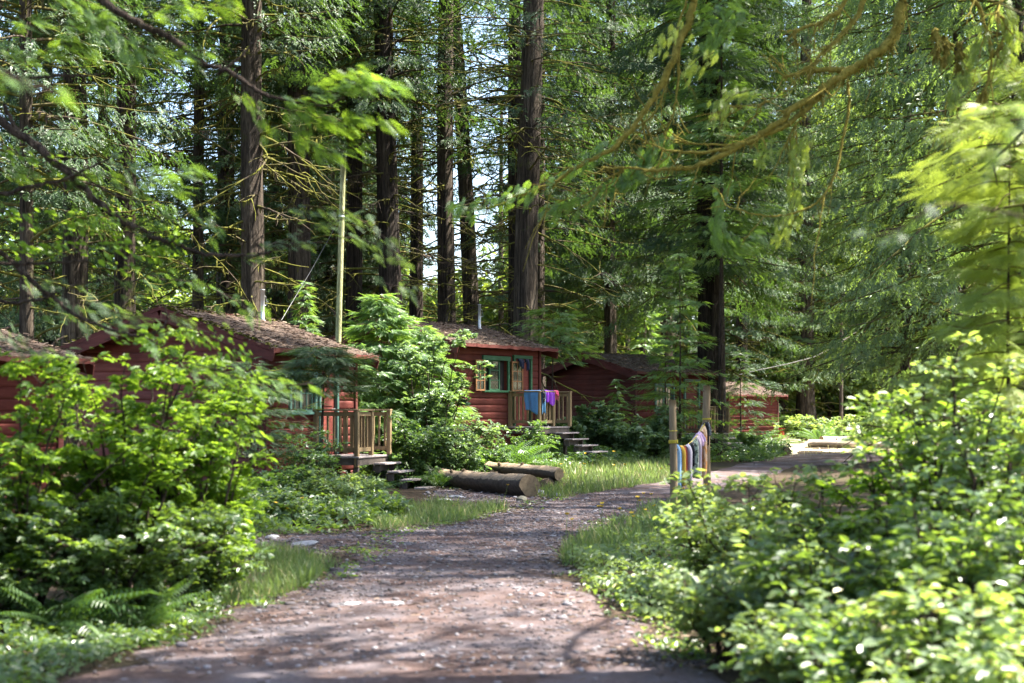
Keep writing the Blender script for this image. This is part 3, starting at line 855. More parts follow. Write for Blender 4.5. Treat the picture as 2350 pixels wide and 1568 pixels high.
C1 = ((X(606, 29), 29.0), (.32, .947), .75)
C2 = ((X(1040, 38.5), 38.5), (.55, .835), 1.27)
C3 = ((X(1457, 52), 52.0), (.70, .714), .86)
C4 = ((11.9, 78.3), (.75, .66), .30)
C0 = ((-10.35, 20.9), (.6, .8), .32)
cabin(*C1, "red cabin with mossy roof and teal window behind the bright shrub", (1.1, 2.2, .95, 1.75), TEALP, 2.1, vent=(3.7, 2.05, .75), mossy=True, seed=1, drop=1.0, rise=.74)
cabin(*C2, "red cabin with open green window and towels over its porch rail", (1.45, 2.6, 1.02, 1.88), GREENP, 2.62, case=True, vent=(4.0, 1.9, .75), seed=2, drop=1.0)
cabin(*C3, "red cabin with dark gable beyond the towel covered porch", (1.2, 2.2, .95, 1.75), TEALP, 2.6, seed=3, drop=1.0)
cabin(*C4, "small sunlit red cabin far behind the big trunk", None, TEALP, None, seed=4, drop=.5)
cabin(*C0, "red cabin with only its grey roof edge showing beside the bright shrub", None, TEALP, None, seed=5, drop=.6, rise=.48)

def cab_pt(C, x, y, z):
    e = C[1]
    return np.array((C[0][0] + e[0] * x - e[1] * y, C[0][1] + e[1] * x + e[0] * y, C[2] + z))

# ---------------------------------------------------------------- cloth
def fabric(name, c, pattern=None):
    m, n, l, b = new_mat(name)
    f = noise(n, l, 40, 3, .6)
    col = ramp(n, l, f, [(.3, tuple(x * .85 for x in c)), (.7, tuple(min(1, x * 1.1) for x in c))])
    if pattern:
        col = mixc(n, l, ramp(n, l, noise(n, l, pattern[1], 2, .5), [(pattern[2], (0, 0, 0)), (pattern[2] + .03, (1, 1, 1))]), col, pattern[0])
    l.new(col, b.inputs["Base Color"]); b.inputs["Roughness"].default_value = .9
    b.inputs["Specular IOR Level"].default_value = .15
    b.inputs["Sheen Weight"].default_value = .2
    return m

def drape(name, p0, p1, front, back, mat, label, cat, group=None, amp=.03, nf=2.0, seed=0, gather=.1, skew=0.0, hem=.03):
    rng = np.random.default_rng(seed)
    p0 = np.asarray(p0, float); p1 = np.asarray(p1, float)
    a = p1 - p0; L_ = np.linalg.norm(a[:2]); ah = a / np.linalg.norm(a)
    nrm = unit(np.cross(ah, (0, 0, 1)))
    nu, nv = 26, 30
    u = np.linspace(0, 1, nu); s = np.linspace(-back, front, nv)
    uu, ss = np.meshgrid(u, s)
    ph = rng.uniform(0, 6.28)
    dep = np.abs(ss); fr = ss > 0
    lim = np.where(fr, front, back)
    sag = hem * np.sin(uu * 5 + ph) * (dep / lim) + skew * (uu - .5) * (dep / lim) * np.where(fr, 1, .6)
    zz = -dep * (1 + sag / np.maximum(lim, .05))
    fold = amp * (np.sin(uu * nf * 6.28 + ph) + .4 * np.sin(uu * nf * 14 + 2 * ph)) * np.minimum(1, dep / .15)
    off = np.sign(ss) * (.028 + np.minimum(dep, .1) * .15) + np.where(dep < .03, -np.sign(ss) * (.028 - dep * .93), 0) + fold
    ue = .5 + (uu - .5) * (1 - gather * dep / lim) + .02 * np.sin(dep * 9 + ph)
    v = p0 + ue[..., None] * a + nrm * off[..., None]
    v[..., 2] += zz + .012
    i = np.arange(nv - 1)[:, None] * nu; j = np.arange(nu - 1)[None]
    f = np.stack([i + j, i + j + 1, i + nu + j + 1, i + nu + j], -1).reshape(-1, 4)
    o = MB().add(v.reshape(-1, 3), f, 0, True).build(name, mat, label=label, cat=cat, group=group)
    md = o.modifiers.new("thickness", 'SOLIDIFY'); md.thickness = .007; md.offset = 0
    return o

u2 = 2.62; RZ = 1.012
F_BLUE = fabric("blue_terry", (.10, .24, .48)); F_NAVY = fabric("navy_cloth", (.018, .025, .06))
F_BW = fabric("black_patterned", (.012, .012, .018), ((.5, .5, .52), 22, .62))
F_PURP = fabric("purple_cloth", (.20, .03, .42)); F_PINK = fabric("pink_cloth", (.75, .10, .20))
F_TEAL = fabric("steel_blue_cloth", (.05, .16, .30))
drape("towel", cab_pt(C2, u2 - .01, -.62, RZ), cab_pt(C2, u2 - .01, -1.16, RZ), .62, .5, F_BLUE, "big light blue towel over the middle cabin's porch rail", "towel", "laundry on the porch rail", .022, 1.2, 1, .18, .12)
drape("towel", cab_pt(C2, u2 + .02, -1.115, RZ), cab_pt(C2, u2 + .24, -1.115, RZ), .66, .3, F_TEAL, "darker steel blue towel hanging beside the porch post", "towel", "laundry on the porch rail", .02, 1, 2, .1)
drape("swimsuit", cab_pt(C2, u2 + .03, -1.13, RZ + .015), cab_pt(C2, u2 + .22, -1.13, RZ + .015), .36, .2, F_BW, "black swimsuit with white pattern on the porch rail", "swimsuit", "laundry on the porch rail", .03, 1.6, 3, .25)
drape("shirt", cab_pt(C2, u2 + .23, -1.115, RZ + .01), cab_pt(C2, u2 + .45, -1.115, RZ + .01), .34, .25, F_PURP, "crumpled purple shirt next to the patterned swimsuit", "shirt", "laundry on the porch rail", .035, 2, 4, .2)
drape("shirt", cab_pt(C2, u2 + .47, -1.125, RZ), cab_pt(C2, u2 + .72, -1.125, RZ), .42, .3, F_PURP, "smooth purple shirt hanging by the end post of the porch rail", "shirt", "laundry on the porch rail", .015, 1.2, 5, .05)
drape("bikini", cab_pt(C2, u2 + .74, -1.115, RZ + .01), cab_pt(C2, u2 + .96, -1.115, RZ + .01), .13, .1, F_PINK, "pink bikini with ties draped past the porch corner", "bikini", "laundry on the porch rail", .03, 2, 6, .1)
bk = MB()
for k in range(4):
    q = cab_pt(C2, u2 + .78 + .05 * k, -1.15, RZ - .1)
    bk.tube([q, q + np.array((.015, 0, -.08)), q + np.array((-.01, .01, -.14 - .03 * (k % 2)))], .006, 4)
o = bk.build("tie_strings", F_PINK, bpy.data.objects["bikini"])
drape("tank_top", cab_pt(C2, 3.0, -.16, 1.93), cab_pt(C2, 3.22, -.16, 1.93), .26, .12, F_NAVY, "dark top hung from the eave above the open casement", "top", None, .03, 1.5, 7, .2)
drape("dark_swim_trunks", cab_pt(C2, 3.36, -.16, 1.93), cab_pt(C2, 3.52, -.16, 1.93), .34, .12, F_NAVY, "dark swim trunks hung from the eave by the green door frame", "trunks", None, .03, 1.5, 8, .1)
def shoe(c, ang, label, mat):
    mb = MB(); n = 9
    t = np.linspace(0, 1, n)
    ys = np.stack([np.zeros(n), -.13 + .26 * t, .03 + .0 * t], -1)
    rad = .045 * np.sin(np.clip(t * .9 + .08, 0, 1) * math.pi) ** .45
    mb.tube(ys, rad, 10)
    mb.tube([(0, -.07, .05), (0, -.075, .11)], [.043, .04], 10)
    mb.box((0, 0, .008), (.085, .27, .016), mat=1, bev=.005)
    o = mb.build("shoe", [mat, flat("shoe_sole_" + label[:5], (.4, .4, .4))], label=label, cat="shoe", group="shoes on the porch of the middle cabin")
    o.location = c; o.rotation_euler = (0, 0, ang)
shoe(cab_pt(C2, u2 + .30, -.95, -.008), .4, "dark blue shoe on the towel draped porch, beside its post", F_NAVY)
shoe(cab_pt(C2, u2 + .48, -.98, -.008), 1.0, "black shoe in the middle of the porch floor with towels", flat("black_shoe", (.02, .02, .022), .5))
shoe(cab_pt(C2, u2 + .62, -.92, -.008), 2.1, "black and white shoe by the porch steps below purple laundry", F_BW)

# ---------------------------------------------------------------- clothes line
def post(x, y, ztop, r, label, seed, mat):
    rng = np.random.default_rng(seed); z0 = float(gh(x, y)) - .15
    mb = MB(); n = 16; zs = np.linspace(z0, ztop, n)
    pts = np.stack([x + .012 * np.sin(zs * 2 + seed), y + 0 * zs, zs], -1)
    mb.tube(pts, r * (1.06 - .08 * np.linspace(0, 1, n)), 14, 0, True, .03, rng)
    mb.F[-1] = (mb.F[-1][0], 1, False)
    for k in range(7):
        z = rng.uniform(z0 + .5, ztop - .1); a = rng.uniform(2.6, 6.8)
        d = np.array((math.cos(a), math.sin(a), .25))
        c = np.array((x, y, z)) + d * r * .85
        mb.tube([c, c + d * .035], [.022, .015], 8, 1)
    return mb.build("wooden_post", [mat, LOGEND], label=label, cat="post", group="clothes line posts")
p1 = G(1545, 1165); p2 = (X(1622, 27.6), 27.6)
post(p1[0], p1[1], EYE + 22 * K * p1[1], .066, "short weathered clothes line post with knots at the grass edge", 1, POSTW)
post(p2[0], p2[1], EYE + 55 * K * p2[1], .072, "taller pale clothes line post in front of the giant trunk", 2, POSTW)
A = np.array((p1[0], p1[1], 1.17)); B = np.array((p2[0], p2[1], 1.55))
def line_pt(t):
    q = A * (1 - t) + B * t
    q[2] -= 1.35 * t * (1 - t) * (1 - .35 * t) * .8
    return q
mb = MB()
mb.tube([line_pt(t) for t in np.linspace(0, 1, 20)], .008, 6)
def wrap(c, r, turns, h):
    n = 14 * turns
    return [(c[0] + r * math.cos(6.283 * k / 14), c[1] + r * math.sin(6.283 * k / 14), c[2] + h * k / n) for k in range(n + 1)]
mb.tube(wrap(A + (0, 0, -.03), .078, 3, .06), .010, 5); mb.tube(wrap(A + (0, 0, .19), .074, 1, .01), .007, 5)
mb.tube(wrap(B + (0, 0, -.0), .082, 2, .03), .008, 5)
mb.build("clothesline", ROPE, label="yellow rope strung and knotted between two wooden posts", cat="rope")
def hang(t0, t1, front, back, c, label, cat, nm, seed, amp=.03, nf=1.5, pat=None, gather=.15):
    tm, th = (t0 + t1) / 2, (t1 - t0) * .39
    t0, t1 = tm - th, tm + th
    return drape(nm, line_pt(t0), line_pt(t1), front, back, fabric(nm + "_cloth_%d" % seed, c, pat), label, cat, "laundry on the clothes line", amp, nf, seed, gather)
hang(.04, .13, .80, .72, (.25, .42, .62), "pale blue towel on the line, beside the short knotted post", "towel", "towel", 21, .04)
hang(.13, .16, .85, .6, (.02, .03, .07), "navy towel on the line between the pale blue and yellow ones", "towel", "towel", 22, .03)
hang(.165, .27, .72, .66, (.70, .42, .06), "mustard yellow towel on the line", "towel", "towel", 23, .045)
hang(.275, .31, .55, .5, (.45, .06, .04), "narrow red towel on the line, next to the mustard one", "towel", "towel", 24, .03)
hang(.32, .45, .76, .7, (.62, .54, .60), "whitish pink towel on the line", "towel", "towel", 25, .05)
hang(.46, .54, .45, .4, (.015, .015, .022), "black spotted swimsuit on the clothes line", "swimsuit", "swimsuit", 26, .04, 1.5, ((.6, .6, .6), 30, .66))
hang(.55, .64, .72, .62, (.42, .47, .38), "grey green patterned towel on the line", "towel", "towel", 27, .05, 1.5, ((.12, .14, .10), 18, .5))
hang(.65, .72, .80, .7, (.58, .46, .50), "dusty pink towel on the line", "towel", "towel", 28, .045)
hang(.70, .78, .22, .2, (.62, .42, .60), "bunched lilac cap on the line", "cap", "cap", 29, .07, 2.5)
hang(.79, .93, .95, .8, (.72, .34, .12), "long orange towel at the high end of the line", "towel", "towel", 30, .04, 1.5, ((.75, .5, .32), 6, .5))
hang(.93, .965, .42, .3, (.012, .012, .016), "black sock like strap hanging against the taller post", "strap", "strap", 31, .03)
hang(.965, .99, .26, .24, (.45, .45, .46), "small grey printed cloth tied at the top of the line", "cloth", "cloth", 32, .05, 1.5, ((.1, .1, .12), 30, .5))

# ---------------------------------------------------------------- logs, stones, poles
def angular(mb, rng, m, n, pts, amp):
    o = rng.uniform(-amp, amp, m); o = (o + np.roll(o, 1)) / 2
    v = mb.V[0].reshape(n, m, 3); mb.V[0] = (pts[:, None] + (v - pts[:, None]) * (1 + o)[None, :, None]).reshape(-1, 3)

def log(name, p0, p1, r0, r1, mat, label, cat, seed, group=None, knots=3, squash=1.0):
    rng = np.random.default_rng(seed); p0 = np.asarray(p0, float); p1 = np.asarray(p1, float)
    n = 18; t = np.linspace(0, 1, n)[:, None]
    pts = p0 + (p1 - p0) * t + np.stack([0 * t[:, 0], 0 * t[:, 0], .02 * np.sin(t[:, 0] * 5 + seed)], -1)
    mb = MB(); mb.tube(pts, (r0 + (r1 - r0) * t[:, 0]) * (1 + .05 * np.sin(t[:, 0] * 11 + seed) + .04 * np.sin(t[:, 0] * 23 + 2 * seed)), 18, 0, True, .04, rng); angular(mb, rng, 18, n, pts, .16)
    if squash != 1.0:
        zc = pts[:, 2].mean(); mb.V[0][:, 2] = zc + (mb.V[0][:, 2] - zc) * squash
    f1, f2 = mb.F[-2], mb.F[-1]
    mb.F[-2] = (f1[0], 1, False); mb.F[-1] = (f2[0], 1, False)
    ax = unit(p1 - p0)
    for k in range(knots):
        c = p0 + (p1 - p0) * rng.uniform(.15, .85); a = rng.uniform(.3, 2.6)
        side = unit(np.cross(ax, (0, 0, 1))); d = side * math.cos(a) + np.array((0, 0, math.sin(a)))
        mb.tube([c + d * r0 * .85, c + d * (r0 + .05)], [.05, .035], 8, 1)
    return mb.build(name, [mat, LOGEND], label=label, cat=cat, group=group)
def bench_mat():
    m, n, l, b = new_mat("top_lit_log")
    f = noise(n, l, 4, 6, .7, (.3, 3, 3)); g_ = n.new("ShaderNodeNewGeometry")
    k = noise(n, l, 1.6, 4, .7, (.5, 1, 1))
    dark = ramp(n, l, f, [(.3, (.022, .017, .013)), (.7, (.10, .075, .055))])
    pale = ramp(n, l, f, [(.3, (.16, .11, .07)), (.7, (.42, .31, .20))])
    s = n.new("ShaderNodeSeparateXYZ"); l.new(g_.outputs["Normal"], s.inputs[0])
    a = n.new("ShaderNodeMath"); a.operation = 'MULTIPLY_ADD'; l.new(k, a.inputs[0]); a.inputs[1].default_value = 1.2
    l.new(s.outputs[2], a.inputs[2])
    l.new(mixc(n, l, ramp(n, l, a.outputs[0], [(.95, (0, 0, 0)), (1.25, (1, 1, 1))]), dark, pale), b.inputs["Base Color"])  # upward faces painted paler, as if sunlit; sides and underside stay dark
    b.inputs["Roughness"].default_value = .85; bump(n, l, b, f, .7, .03)
    return m
BENCH = bench_mat()
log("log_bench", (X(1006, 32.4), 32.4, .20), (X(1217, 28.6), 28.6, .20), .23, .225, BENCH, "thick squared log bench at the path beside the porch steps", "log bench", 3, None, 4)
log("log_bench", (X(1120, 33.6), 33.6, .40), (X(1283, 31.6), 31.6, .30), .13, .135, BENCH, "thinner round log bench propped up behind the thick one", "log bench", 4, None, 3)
log("log_block", (X(1245, 31.5), 31.35, .10), (X(1280, 31.9), 32.05, .10), .13, .13, LOGD, "short dark log block propping the thinner bench", "log block", 5, None, 0)
log("log", (X(1135, 33.4), 33.0, .16), (X(1160, 33.4), 33.8, .16), .14, .14, LOGD, "dark log stub under the far end of the thinner bench", "log block", 6, None, 0)
q = G(1862, 1027); log("log", (q[0], q[1] + .5, .17), (X(2040, 63), 63, .17), .19, .18, LOGP, "sun bleached log lying in the bright clearing", "log", 7, None, 2)
log("log", (X(1885, 72), 72, .2), (X(1950, 73), 73, .2), .18, .17, LOGP, "short pale log behind the bleached one in the clearing", "log", 8, None, 1)
log("log", (X(1735, 58), 58.5, .13), (X(1806, 54), 54.0, .13), .17, .15, LOGD, "dark mossy log along the far bend of the path", "log", 9, None, 2)
log("fallen_branch", P(2085, 1420, 7.9), P(2290, 1340, 8.2), .022, .03, TWIG, "bare dark branch leaning through the sunny thicket", "branch", 10, None, 1)

def stone(q, r, label, mat, seed, flat_=.45):
    rng = np.random.default_rng(seed)
    bm_v = []; n, m = 9, 14
    for i in range(n):
        th = math.pi * i / (n - 1)
        for j in range(m):
            a = 6.283 * j / m
            rr = r * (1 + .22 * math.sin(a * 2 + seed) * math.sin(th) + .14 * math.sin(a * 3 + seed * 2 + th * 2)) * (1 + rng.normal(0, .03) * math.sin(th))
            bm_v.append((rr * math.sin(th) * math.cos(a), rr * .75 * math.sin(th) * math.sin(a), r * flat_ * math.cos(th)))
    f = [(i * m + j, (i + 1) * m + j, (i + 1) * m + (j + 1) % m, i * m + (j + 1) % m) for i in range(n - 1) for j in range(m)]
    o = MB().add(bm_v, f).build("stone", mat, label=label, cat="stone")
    o.location = (q[0], q[1], float(gh(q[0], q[1])) + r * flat_ * .35); o.rotation_euler = (rng.normal(0, .1), rng.normal(0, .1), rng.uniform(0, 3))
stone(G(1238, 1138), .16, "white rounded stone at the end of the thick log bench", STONE, 1, .6)
stone(G(1272, 1139), .13, "smaller white stone in the grass beside the log block", STONE, 2, .5)
stone(G(1198, 1152), .15, "brown mossy stone under the end of the thick log bench", STONED, 3, .6)
stone(G(1050, 1144), .20, "flat pale stone in the gravel below the porch steps", STONE, 4, .25)
stone(G(1020, 1150), .13, "little flat stone on the gravel apron by the lowest step", STONE, 5, .3)
stone(G(690, 1252), .22, "wide flat pale stone sunk in the gravel spur", STONE, 6, .16)
stone(G(625, 1238), .12, "round pale stone at the grassy edge of the gravel spur", STONE, 7, .4)
stone(G(915, 1390), .13, "bright flat stone in the middle of the path", STONE, 8, .2)
stone(G(800, 1392), .14, "greyer flat stone in the path level with the bright one", STONE, 9, .2)
stone(G(1545, 1152), .05, "dark pebble by the foot of the short post", STONED, 10, .6)

def pole(name, b, top, r, mat, label, cat, wire=None):
    mb = MB(); n = 12; t = np.linspace(0, 1, n)[:, None]
    b = np.asarray(b, float); top = np.asarray(top, float)
    t_ = empty(name, tuple(b), label, cat)
    mb.tube((top - b) * t, r * (1.1 - .2 * t[:, 0]), 12); mb.build("shaft", mat, t_)
    if wire:
        m2 = MB(); p, q = [np.asarray(v, float) - b for v in wire]
        m2.tube([p, (p + q) / 2 - (0, 0, .05), q], .006, 4); m2.build("guy_wire", CABLE, t_)
        m3 = MB(); m3.tube([p + (0, 0, -.04), p + (0, 0, .04)], r * 1.02, 12); m3.build("clamp", GALV, t_)
    return t_
pole("utility_pole", (X(768, 36.5), 36.5, float(gh(X(768, 36.5), 36.5))), P(788, 362, 36.5), .077, BARKP, "pale leaning wooden pole rising between the two nearer cabins", "pole", (P(784, 495, 36.5), P(640, 745, 35.5)))
pole("wooden_pole", (X(1930, 88), 88, 0), P(1931, 738, 88), .11, BARKG, "thin pale pole standing beyond the sunny clearing", "pole")
mb = MB()
cp = np.array([P(1690, 862, 80), P(1735, 851, 76), P(1810, 835, 72), P(1867, 820, 68), P(1905, 801, 65), P(1960, 765, 61), P(2010, 720, 58)])
mb.tube(cp, .022, 5); mb.build("cable", flat("pale_cable", (.5, .5, .5)), label="pale overhead cable sagging from the far cabin into the cedars", cat="cable")
mb = MB()
q = cab_pt(C4, CL + .05, -.30, 0.02)
mb.tube([q, q + (0, 0, .02), q + (0, 0, .34), q + (0, 0, .36)], [.11, .12, .17, .175], 16)
mb.tube([q + np.array((.17 * math.cos(a), 0, .36 - .22 * math.sin(a))) for a in np.linspace(0, math.pi, 9)], .008, 5)
mb.build("bucket", REDPL, label="red bucket at the corner of the far sunlit cabin", cat="bucket")

# ---------------------------------------------------------------- trees
GA = 2.39996
def branch_curve(rng, z, az, L, rise, droop, n=9, wig=.04, az_bend=.3):
    s = np.linspace(0, 1, n)
    a = az + az_bend * s * rng.normal(0, 1)
    r = L * s * (1 - .08 * s)
    zz = z + L * (rise * s - droop * s ** 2 + max(0, droop) * .45 * s ** 4)
    p = np.stack([r * np.cos(a), r * np.sin(a), zz], -1)
    w_ = rng.normal(0, wig * L, (n, 3)) * s[:, None] * .6
    return p + np.cumsum(w_, 0) * .35

def along(p, s):
    s = np.asarray(s) * (len(p) - 1)
    k = np.clip(s.astype(int), 0, len(p) - 2); f = (s - k)[:, None]
    return p[k] * (1 - f) + p[k + 1] * f, unit(p[k + 1] - p[k])

def conifer(name, seed, z0, z1, R, nb, nf, T, fs, droop=.45, rise=.15, hangf=.55, bare=(0, 0, 0, 0), prof=None, leaf=None, br=.035, moss_strands=0, spread=.30):
    """limbs mesh and crown mesh of a conifer whose trunk is the local z axis."""
    rng = np.random.default_rng(seed)
    lm = MB(); cr = MB()
    prof = prof or (lambda t: .55 + .45 * math.sin(math.pi * min(1, t * .8 + .2)))
    P_, D_, N_, S_ = [], [], [], []
    for i in range(nb):
        t = (i + rng.uniform(0, 1)) / nb
        z = z0 + (z1 - z0) * t; az = i * GA + rng.normal(0, .3)
        L = R * prof(t) * rng.uniform(.65, 1.15)
        p = branch_curve(rng, z, az, L, rise + rng.normal(0, .1), droop * rng.uniform(.6, 1.3))
        lm.tube(p, np.linspace(br * (.6 + .12 * L), .006, len(p)), 5, 0, False)
        k = int(nf * (.5 + .5 * L / R))
        s = rng.uniform(.18, 1, k) ** .8
        q, d = along(p, s)
        side = unit(np.cross(d, (0, 0, 1.0))) * rng.choice((-1, 1), k)[:, None]
        q = q + side * (rng.uniform(0, spread, k) * L * (1.05 - .6 * s))[:, None] + np.stack([np.zeros(k), np.zeros(k), -rng.uniform(0, .12, k) * L * .5], -1)
        dd = unit(d * .7 + side * rng.uniform(.2, 1, k)[:, None] + np.array((0, 0, -1)) * (hangf * rng.uniform(.4, 1.6, k))[:, None] + rng.normal(0, .15, (k, 3)))
        nn = unit(np.array((0, 0, 1.0)) + d * .5 + rng.normal(0, .35, (k, 3)))
        P_.append(q); D_.append(dd); N_.append(nn); S_.append(fs * rng.uniform(.6, 1.25, k) * (.7 + .3 * (1 - s)))
    if P_: scatter(cr, T, np.concatenate(P_), np.concatenate(D_), np.concatenate(N_), np.concatenate(S_))
    nbare, b0, b1, bl = bare
    for i in range(nbare):
        z = b0 + (b1 - b0) * rng.uniform(0, 1); az = i * GA + rng.normal(0, .5); L = bl * rng.uniform(.4, 1.2)
        p = branch_curve(rng, z, az, L, rng.normal(.05, .2), rng.uniform(.1, .6), 12, .09, .7)
        lm.tube(p, np.linspace(.045 * rng.uniform(.5, 1.2), .012, len(p)), 5, 0, False)
        for _ in range(3):
            k = rng.integers(3, 9); d = unit(p[k + 1] - p[k]); sd = unit(np.cross(d, (0, 0, 1.0))) * rng.choice((-1, 1))
            l2 = L * rng.uniform(.2, .45)
            tt = np.linspace(0, 1, 6)[:, None]
            p2 = p[k] + (d * .7 + sd * rng.uniform(.3, .9)) * l2 * tt + np.array((0, 0, 1)) * (rng.uniform(-.5, .35) * l2 * tt ** 2) + np.cumsum(rng.normal(0, .03 * l2, (6, 3)), 0) * (tt > 0)
            lm.tube(p2, np.linspace(.022, .006, 6), 4, 0, False)
        if moss_strands:
            k = moss_strands; s = rng.uniform(.05, .95, k); q, d = along(p, s)
            scatter(lm, (np.array([(-.12, 0, 0), (.12, 0, 0), (.05, 1, 0), (-.05, 1, 0)]), np.array([(0, 1, 2, 3)])), q, np.tile((0, 0, -1.0), (k, 1)) + rng.normal(0, .15, (k, 3)), rng.normal(0, 1, (k, 3)), rng.uniform(.05, .22, k))
    return lm.mesh(name + "_limbs", LIMB), (cr.mesh(name + "_crown", leaf or L_CEDAR) if P_ else None)

def trunk_mesh(r, h, seed, mat, flare=.5, lobes=.10, lean=(0, 0), taper=.55):
    rng = np.random.default_rng(seed); n, m = 26, 28
    z = np.concatenate([[-.6], np.linspace(0, 1, n - 1) ** 1.6 * h]); t = np.clip(z / h, 0, 1)
    rad = r * ((1 - taper * t) + flare * np.exp(-np.clip(z, 0, None) / (1.1 * r + .35)))
    th = np.arange(m) * 2 * math.pi / m
    ph = rng.uniform(0, 6.28, 4)
    rr = np.zeros((n, m))
    for i in range(n):
        k = lobes * (.5 + 1.2 * math.exp(-max(z[i], 0) / 3.0))
        rr[i] = rad[i] * (1 + k * (np.sin(5 * th + ph[0] + .12 * z[i]) * .5 + np.sin(9 * th + ph[1] - .08 * z[i]) * .3 + np.sin(3 * th + ph[2]) * .3) + rng.normal(0, .012, m))
    cx = lean[0] * t * h + .10 * r * np.sin(z * .35 + ph[3]); cy = lean[1] * t * h
    v = np.stack([cx[:, None] + rr * np.cos(th), cy[:, None] + rr * np.sin(th), np.repeat(z[:, None], m, 1)], -1).reshape(-1, 3)
    i = np.arange(n - 1)[:, None] * m; j = np.arange(m)[None]; j2 = (j + 1) % m
    f = np.stack([i + j, i + j2, i + m + j2, i + m + j], -1).reshape(-1, 4)
    mb = MB().add(v, f, 0, True)
    mb.F.append((np.arange(m)[None] + (n - 1) * m, 0, False))
    return mb.mesh("trunk", mat)

tall = lambda t: max(.25, 1.0 - .9 * max(0, t - .45))
KINDS = {
    # bare below, dense hanging sprays above
    "high": [conifer("cedar_high_%d" % k, 100 + k, 8.5, 37, 4.8, 190, 56, CEDAR, .50, .5, .15, .6, (26, 3.0, 10, 2.6), tall, L_CEDAR, .035, 6) for k in range(2)],
    # mossy bare limbs, thinner foliage from low down
    "mossy": [conifer("cedar_mossy_%d" % k, 200 + k, 7.0, 26, 4.2, 120, 70, CEDAR, .50, .45, .2, .5, (50, 2.5, 15, 3.4), tall, L_CEDAR, .045, 20) for k in range(2)],
    # boughs down to the ground, glossy sprays in the paler sunlit colour
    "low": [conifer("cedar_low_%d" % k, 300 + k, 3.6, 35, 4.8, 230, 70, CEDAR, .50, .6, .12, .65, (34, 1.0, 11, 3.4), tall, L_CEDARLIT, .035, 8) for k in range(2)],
    # sparse, branchy, lets the sky through
    "thin": [conifer("cedar_thin_%d" % k, 400 + k, 10.5, 25, 3.7, 52, 40, CEDAR, .46, .45, .25, .5, (64, 3.0, 17, 3.6), tall, L_CEDAR, .04, 4) for k in range(2)],
    # tall bare trunks with mossy limbs
    "bare": [conifer("cedar_bare_%d" % k, 460 + k, 12.0, 34, 4.4, 110, 84, CEDAR, .5, .45, .2, .5, (62, 3.0, 15, 3.4), tall, L_CEDAR, .045, 22) for k in range(2)],
    # thick curtains of hanging sprays
    "curtain": [conifer("cedar_curtain_0", 470, 6.8, 30, 4.6, 210, 105, CEDAR, .56, .55, .15, .65, (30, 3.0, 10, 2.6), tall, L_CEDAR, .035, 6)],
    # shaded boughs to the ground
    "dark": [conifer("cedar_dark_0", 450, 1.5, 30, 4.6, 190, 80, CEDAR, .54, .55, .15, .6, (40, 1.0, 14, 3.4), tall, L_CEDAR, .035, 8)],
}
def tree(name, dx, D, wpx, label, kind, lean=0.0, h=36, bk=None, sc=1.0, rz=None, group="big cedars", cat="tree", flare=.5, var=0, limb_s=None):
    x = X(dx, D); z = float(gh(x, D)); seed = abs(int(dx * 7 + D)) + 1000
    rng = random.Random(seed)
    t = empty(name, (x, D, z), label, cat, group)
    r = wpx * K * abs(D) / 2
    put("trunk", trunk_mesh(r, h, seed, bk or BARK, flare, .10 if r > .2 else .05, (lean, 0)), t)
    if kind:
        lm, cr = KINDS[kind][var % len(KINDS[kind])]
        rz = rng.uniform(0, 6.28) if rz is None else rz
        for nm, me in (("limbs", lm), ("crown", cr)):
            o = put(nm, me, t); o.rotation_euler = (0, 0, rz)
            o.scale = (sc, sc, 1)
            if lean: o.matrix_local = Matrix(((1, 0, lean, 0), (0, 1, 0, 0), (0, 0, 1, 0), (0, 0, 0, 1))) @ Matrix.Rotation(rz, 4, 'Z') @ Matrix.Diagonal((sc, sc, 1, 1))
    return t
T_ = tree
T_("cedar_tree", 60, 38, 34, "mossy cedar rising behind the roof edge of the half hidden cabin", "mossy", var=0)
T_("cedar_tree", 170, 42, 62, "thick brown trunk behind the dark gable of the mossy cabin, first from the picture edge", "bare", var=1)
T_("cedar_tree", 288, 45, 52, "cedar trunk standing just behind the gable peak of the mossy cabin", "bare", var=0, sc=.9)
T_("cedar_tree", 455, 50, 28, "slender cedar trunk seen through sprays beyond the mossy cabin's ridge", "mossy", var=1)
T_("cedar_tree", 520, 54, 46, "mossy cedar close behind the straight grey trunk at the vent pipe", "mossy", var=0)
T_("cedar_tree", 580, 43, 58, "straight bare cedar trunk right behind the vent pipe of the mossy cabin", "bare", bk=BARKG, var=1, flare=.35)
T_("cedar_tree", 685, 50, 58, "furrowed grey cedar trunk between the vent pipe and the pale pole", "bare", bk=BARKG, var=1)
T_("cedar_tree", 812, 52, 40, "dark trunk partly hidden by the pale leaning pole", "bare", bk=BARKD, var=0)
T_("cedar_tree", 912, 50, 56, "very dark trunk leaning a little, above the hemlock between the cabins", "bare", lean=-.035, bk=BARKD, var=0)
T_("cedar_tree", 955, 62, 34, "narrow dark trunk touching the very dark leaning one", "thin", bk=BARKD, var=1)
T_("cedar_tree", 1023, 52, 44, "straight cedar trunk rising behind the ridge of the middle cabin", "thin", var=0)
T_("cedar_tree", 1100, 58, 40, "cedar trunk with a curved lean behind the middle cabin's vent pipe", "thin", lean=-.055, var=1)
T_("cedar_tree", 1203, 48, 60, "massive straight cedar trunk at the far eave of the middle cabin", "thin", lean=.018, var=0, flare=.35)
T_("cedar_tree", 1182, 57, 36, "black shaded trunk tucked against the massive one by the middle cabin", "thin", bk=BARKD, var=1)
T_("cedar_tree", 1238, 60, 30, "smaller grey trunk showing on the sunny side of the massive cedar", "high", bk=BARKG, var=0)
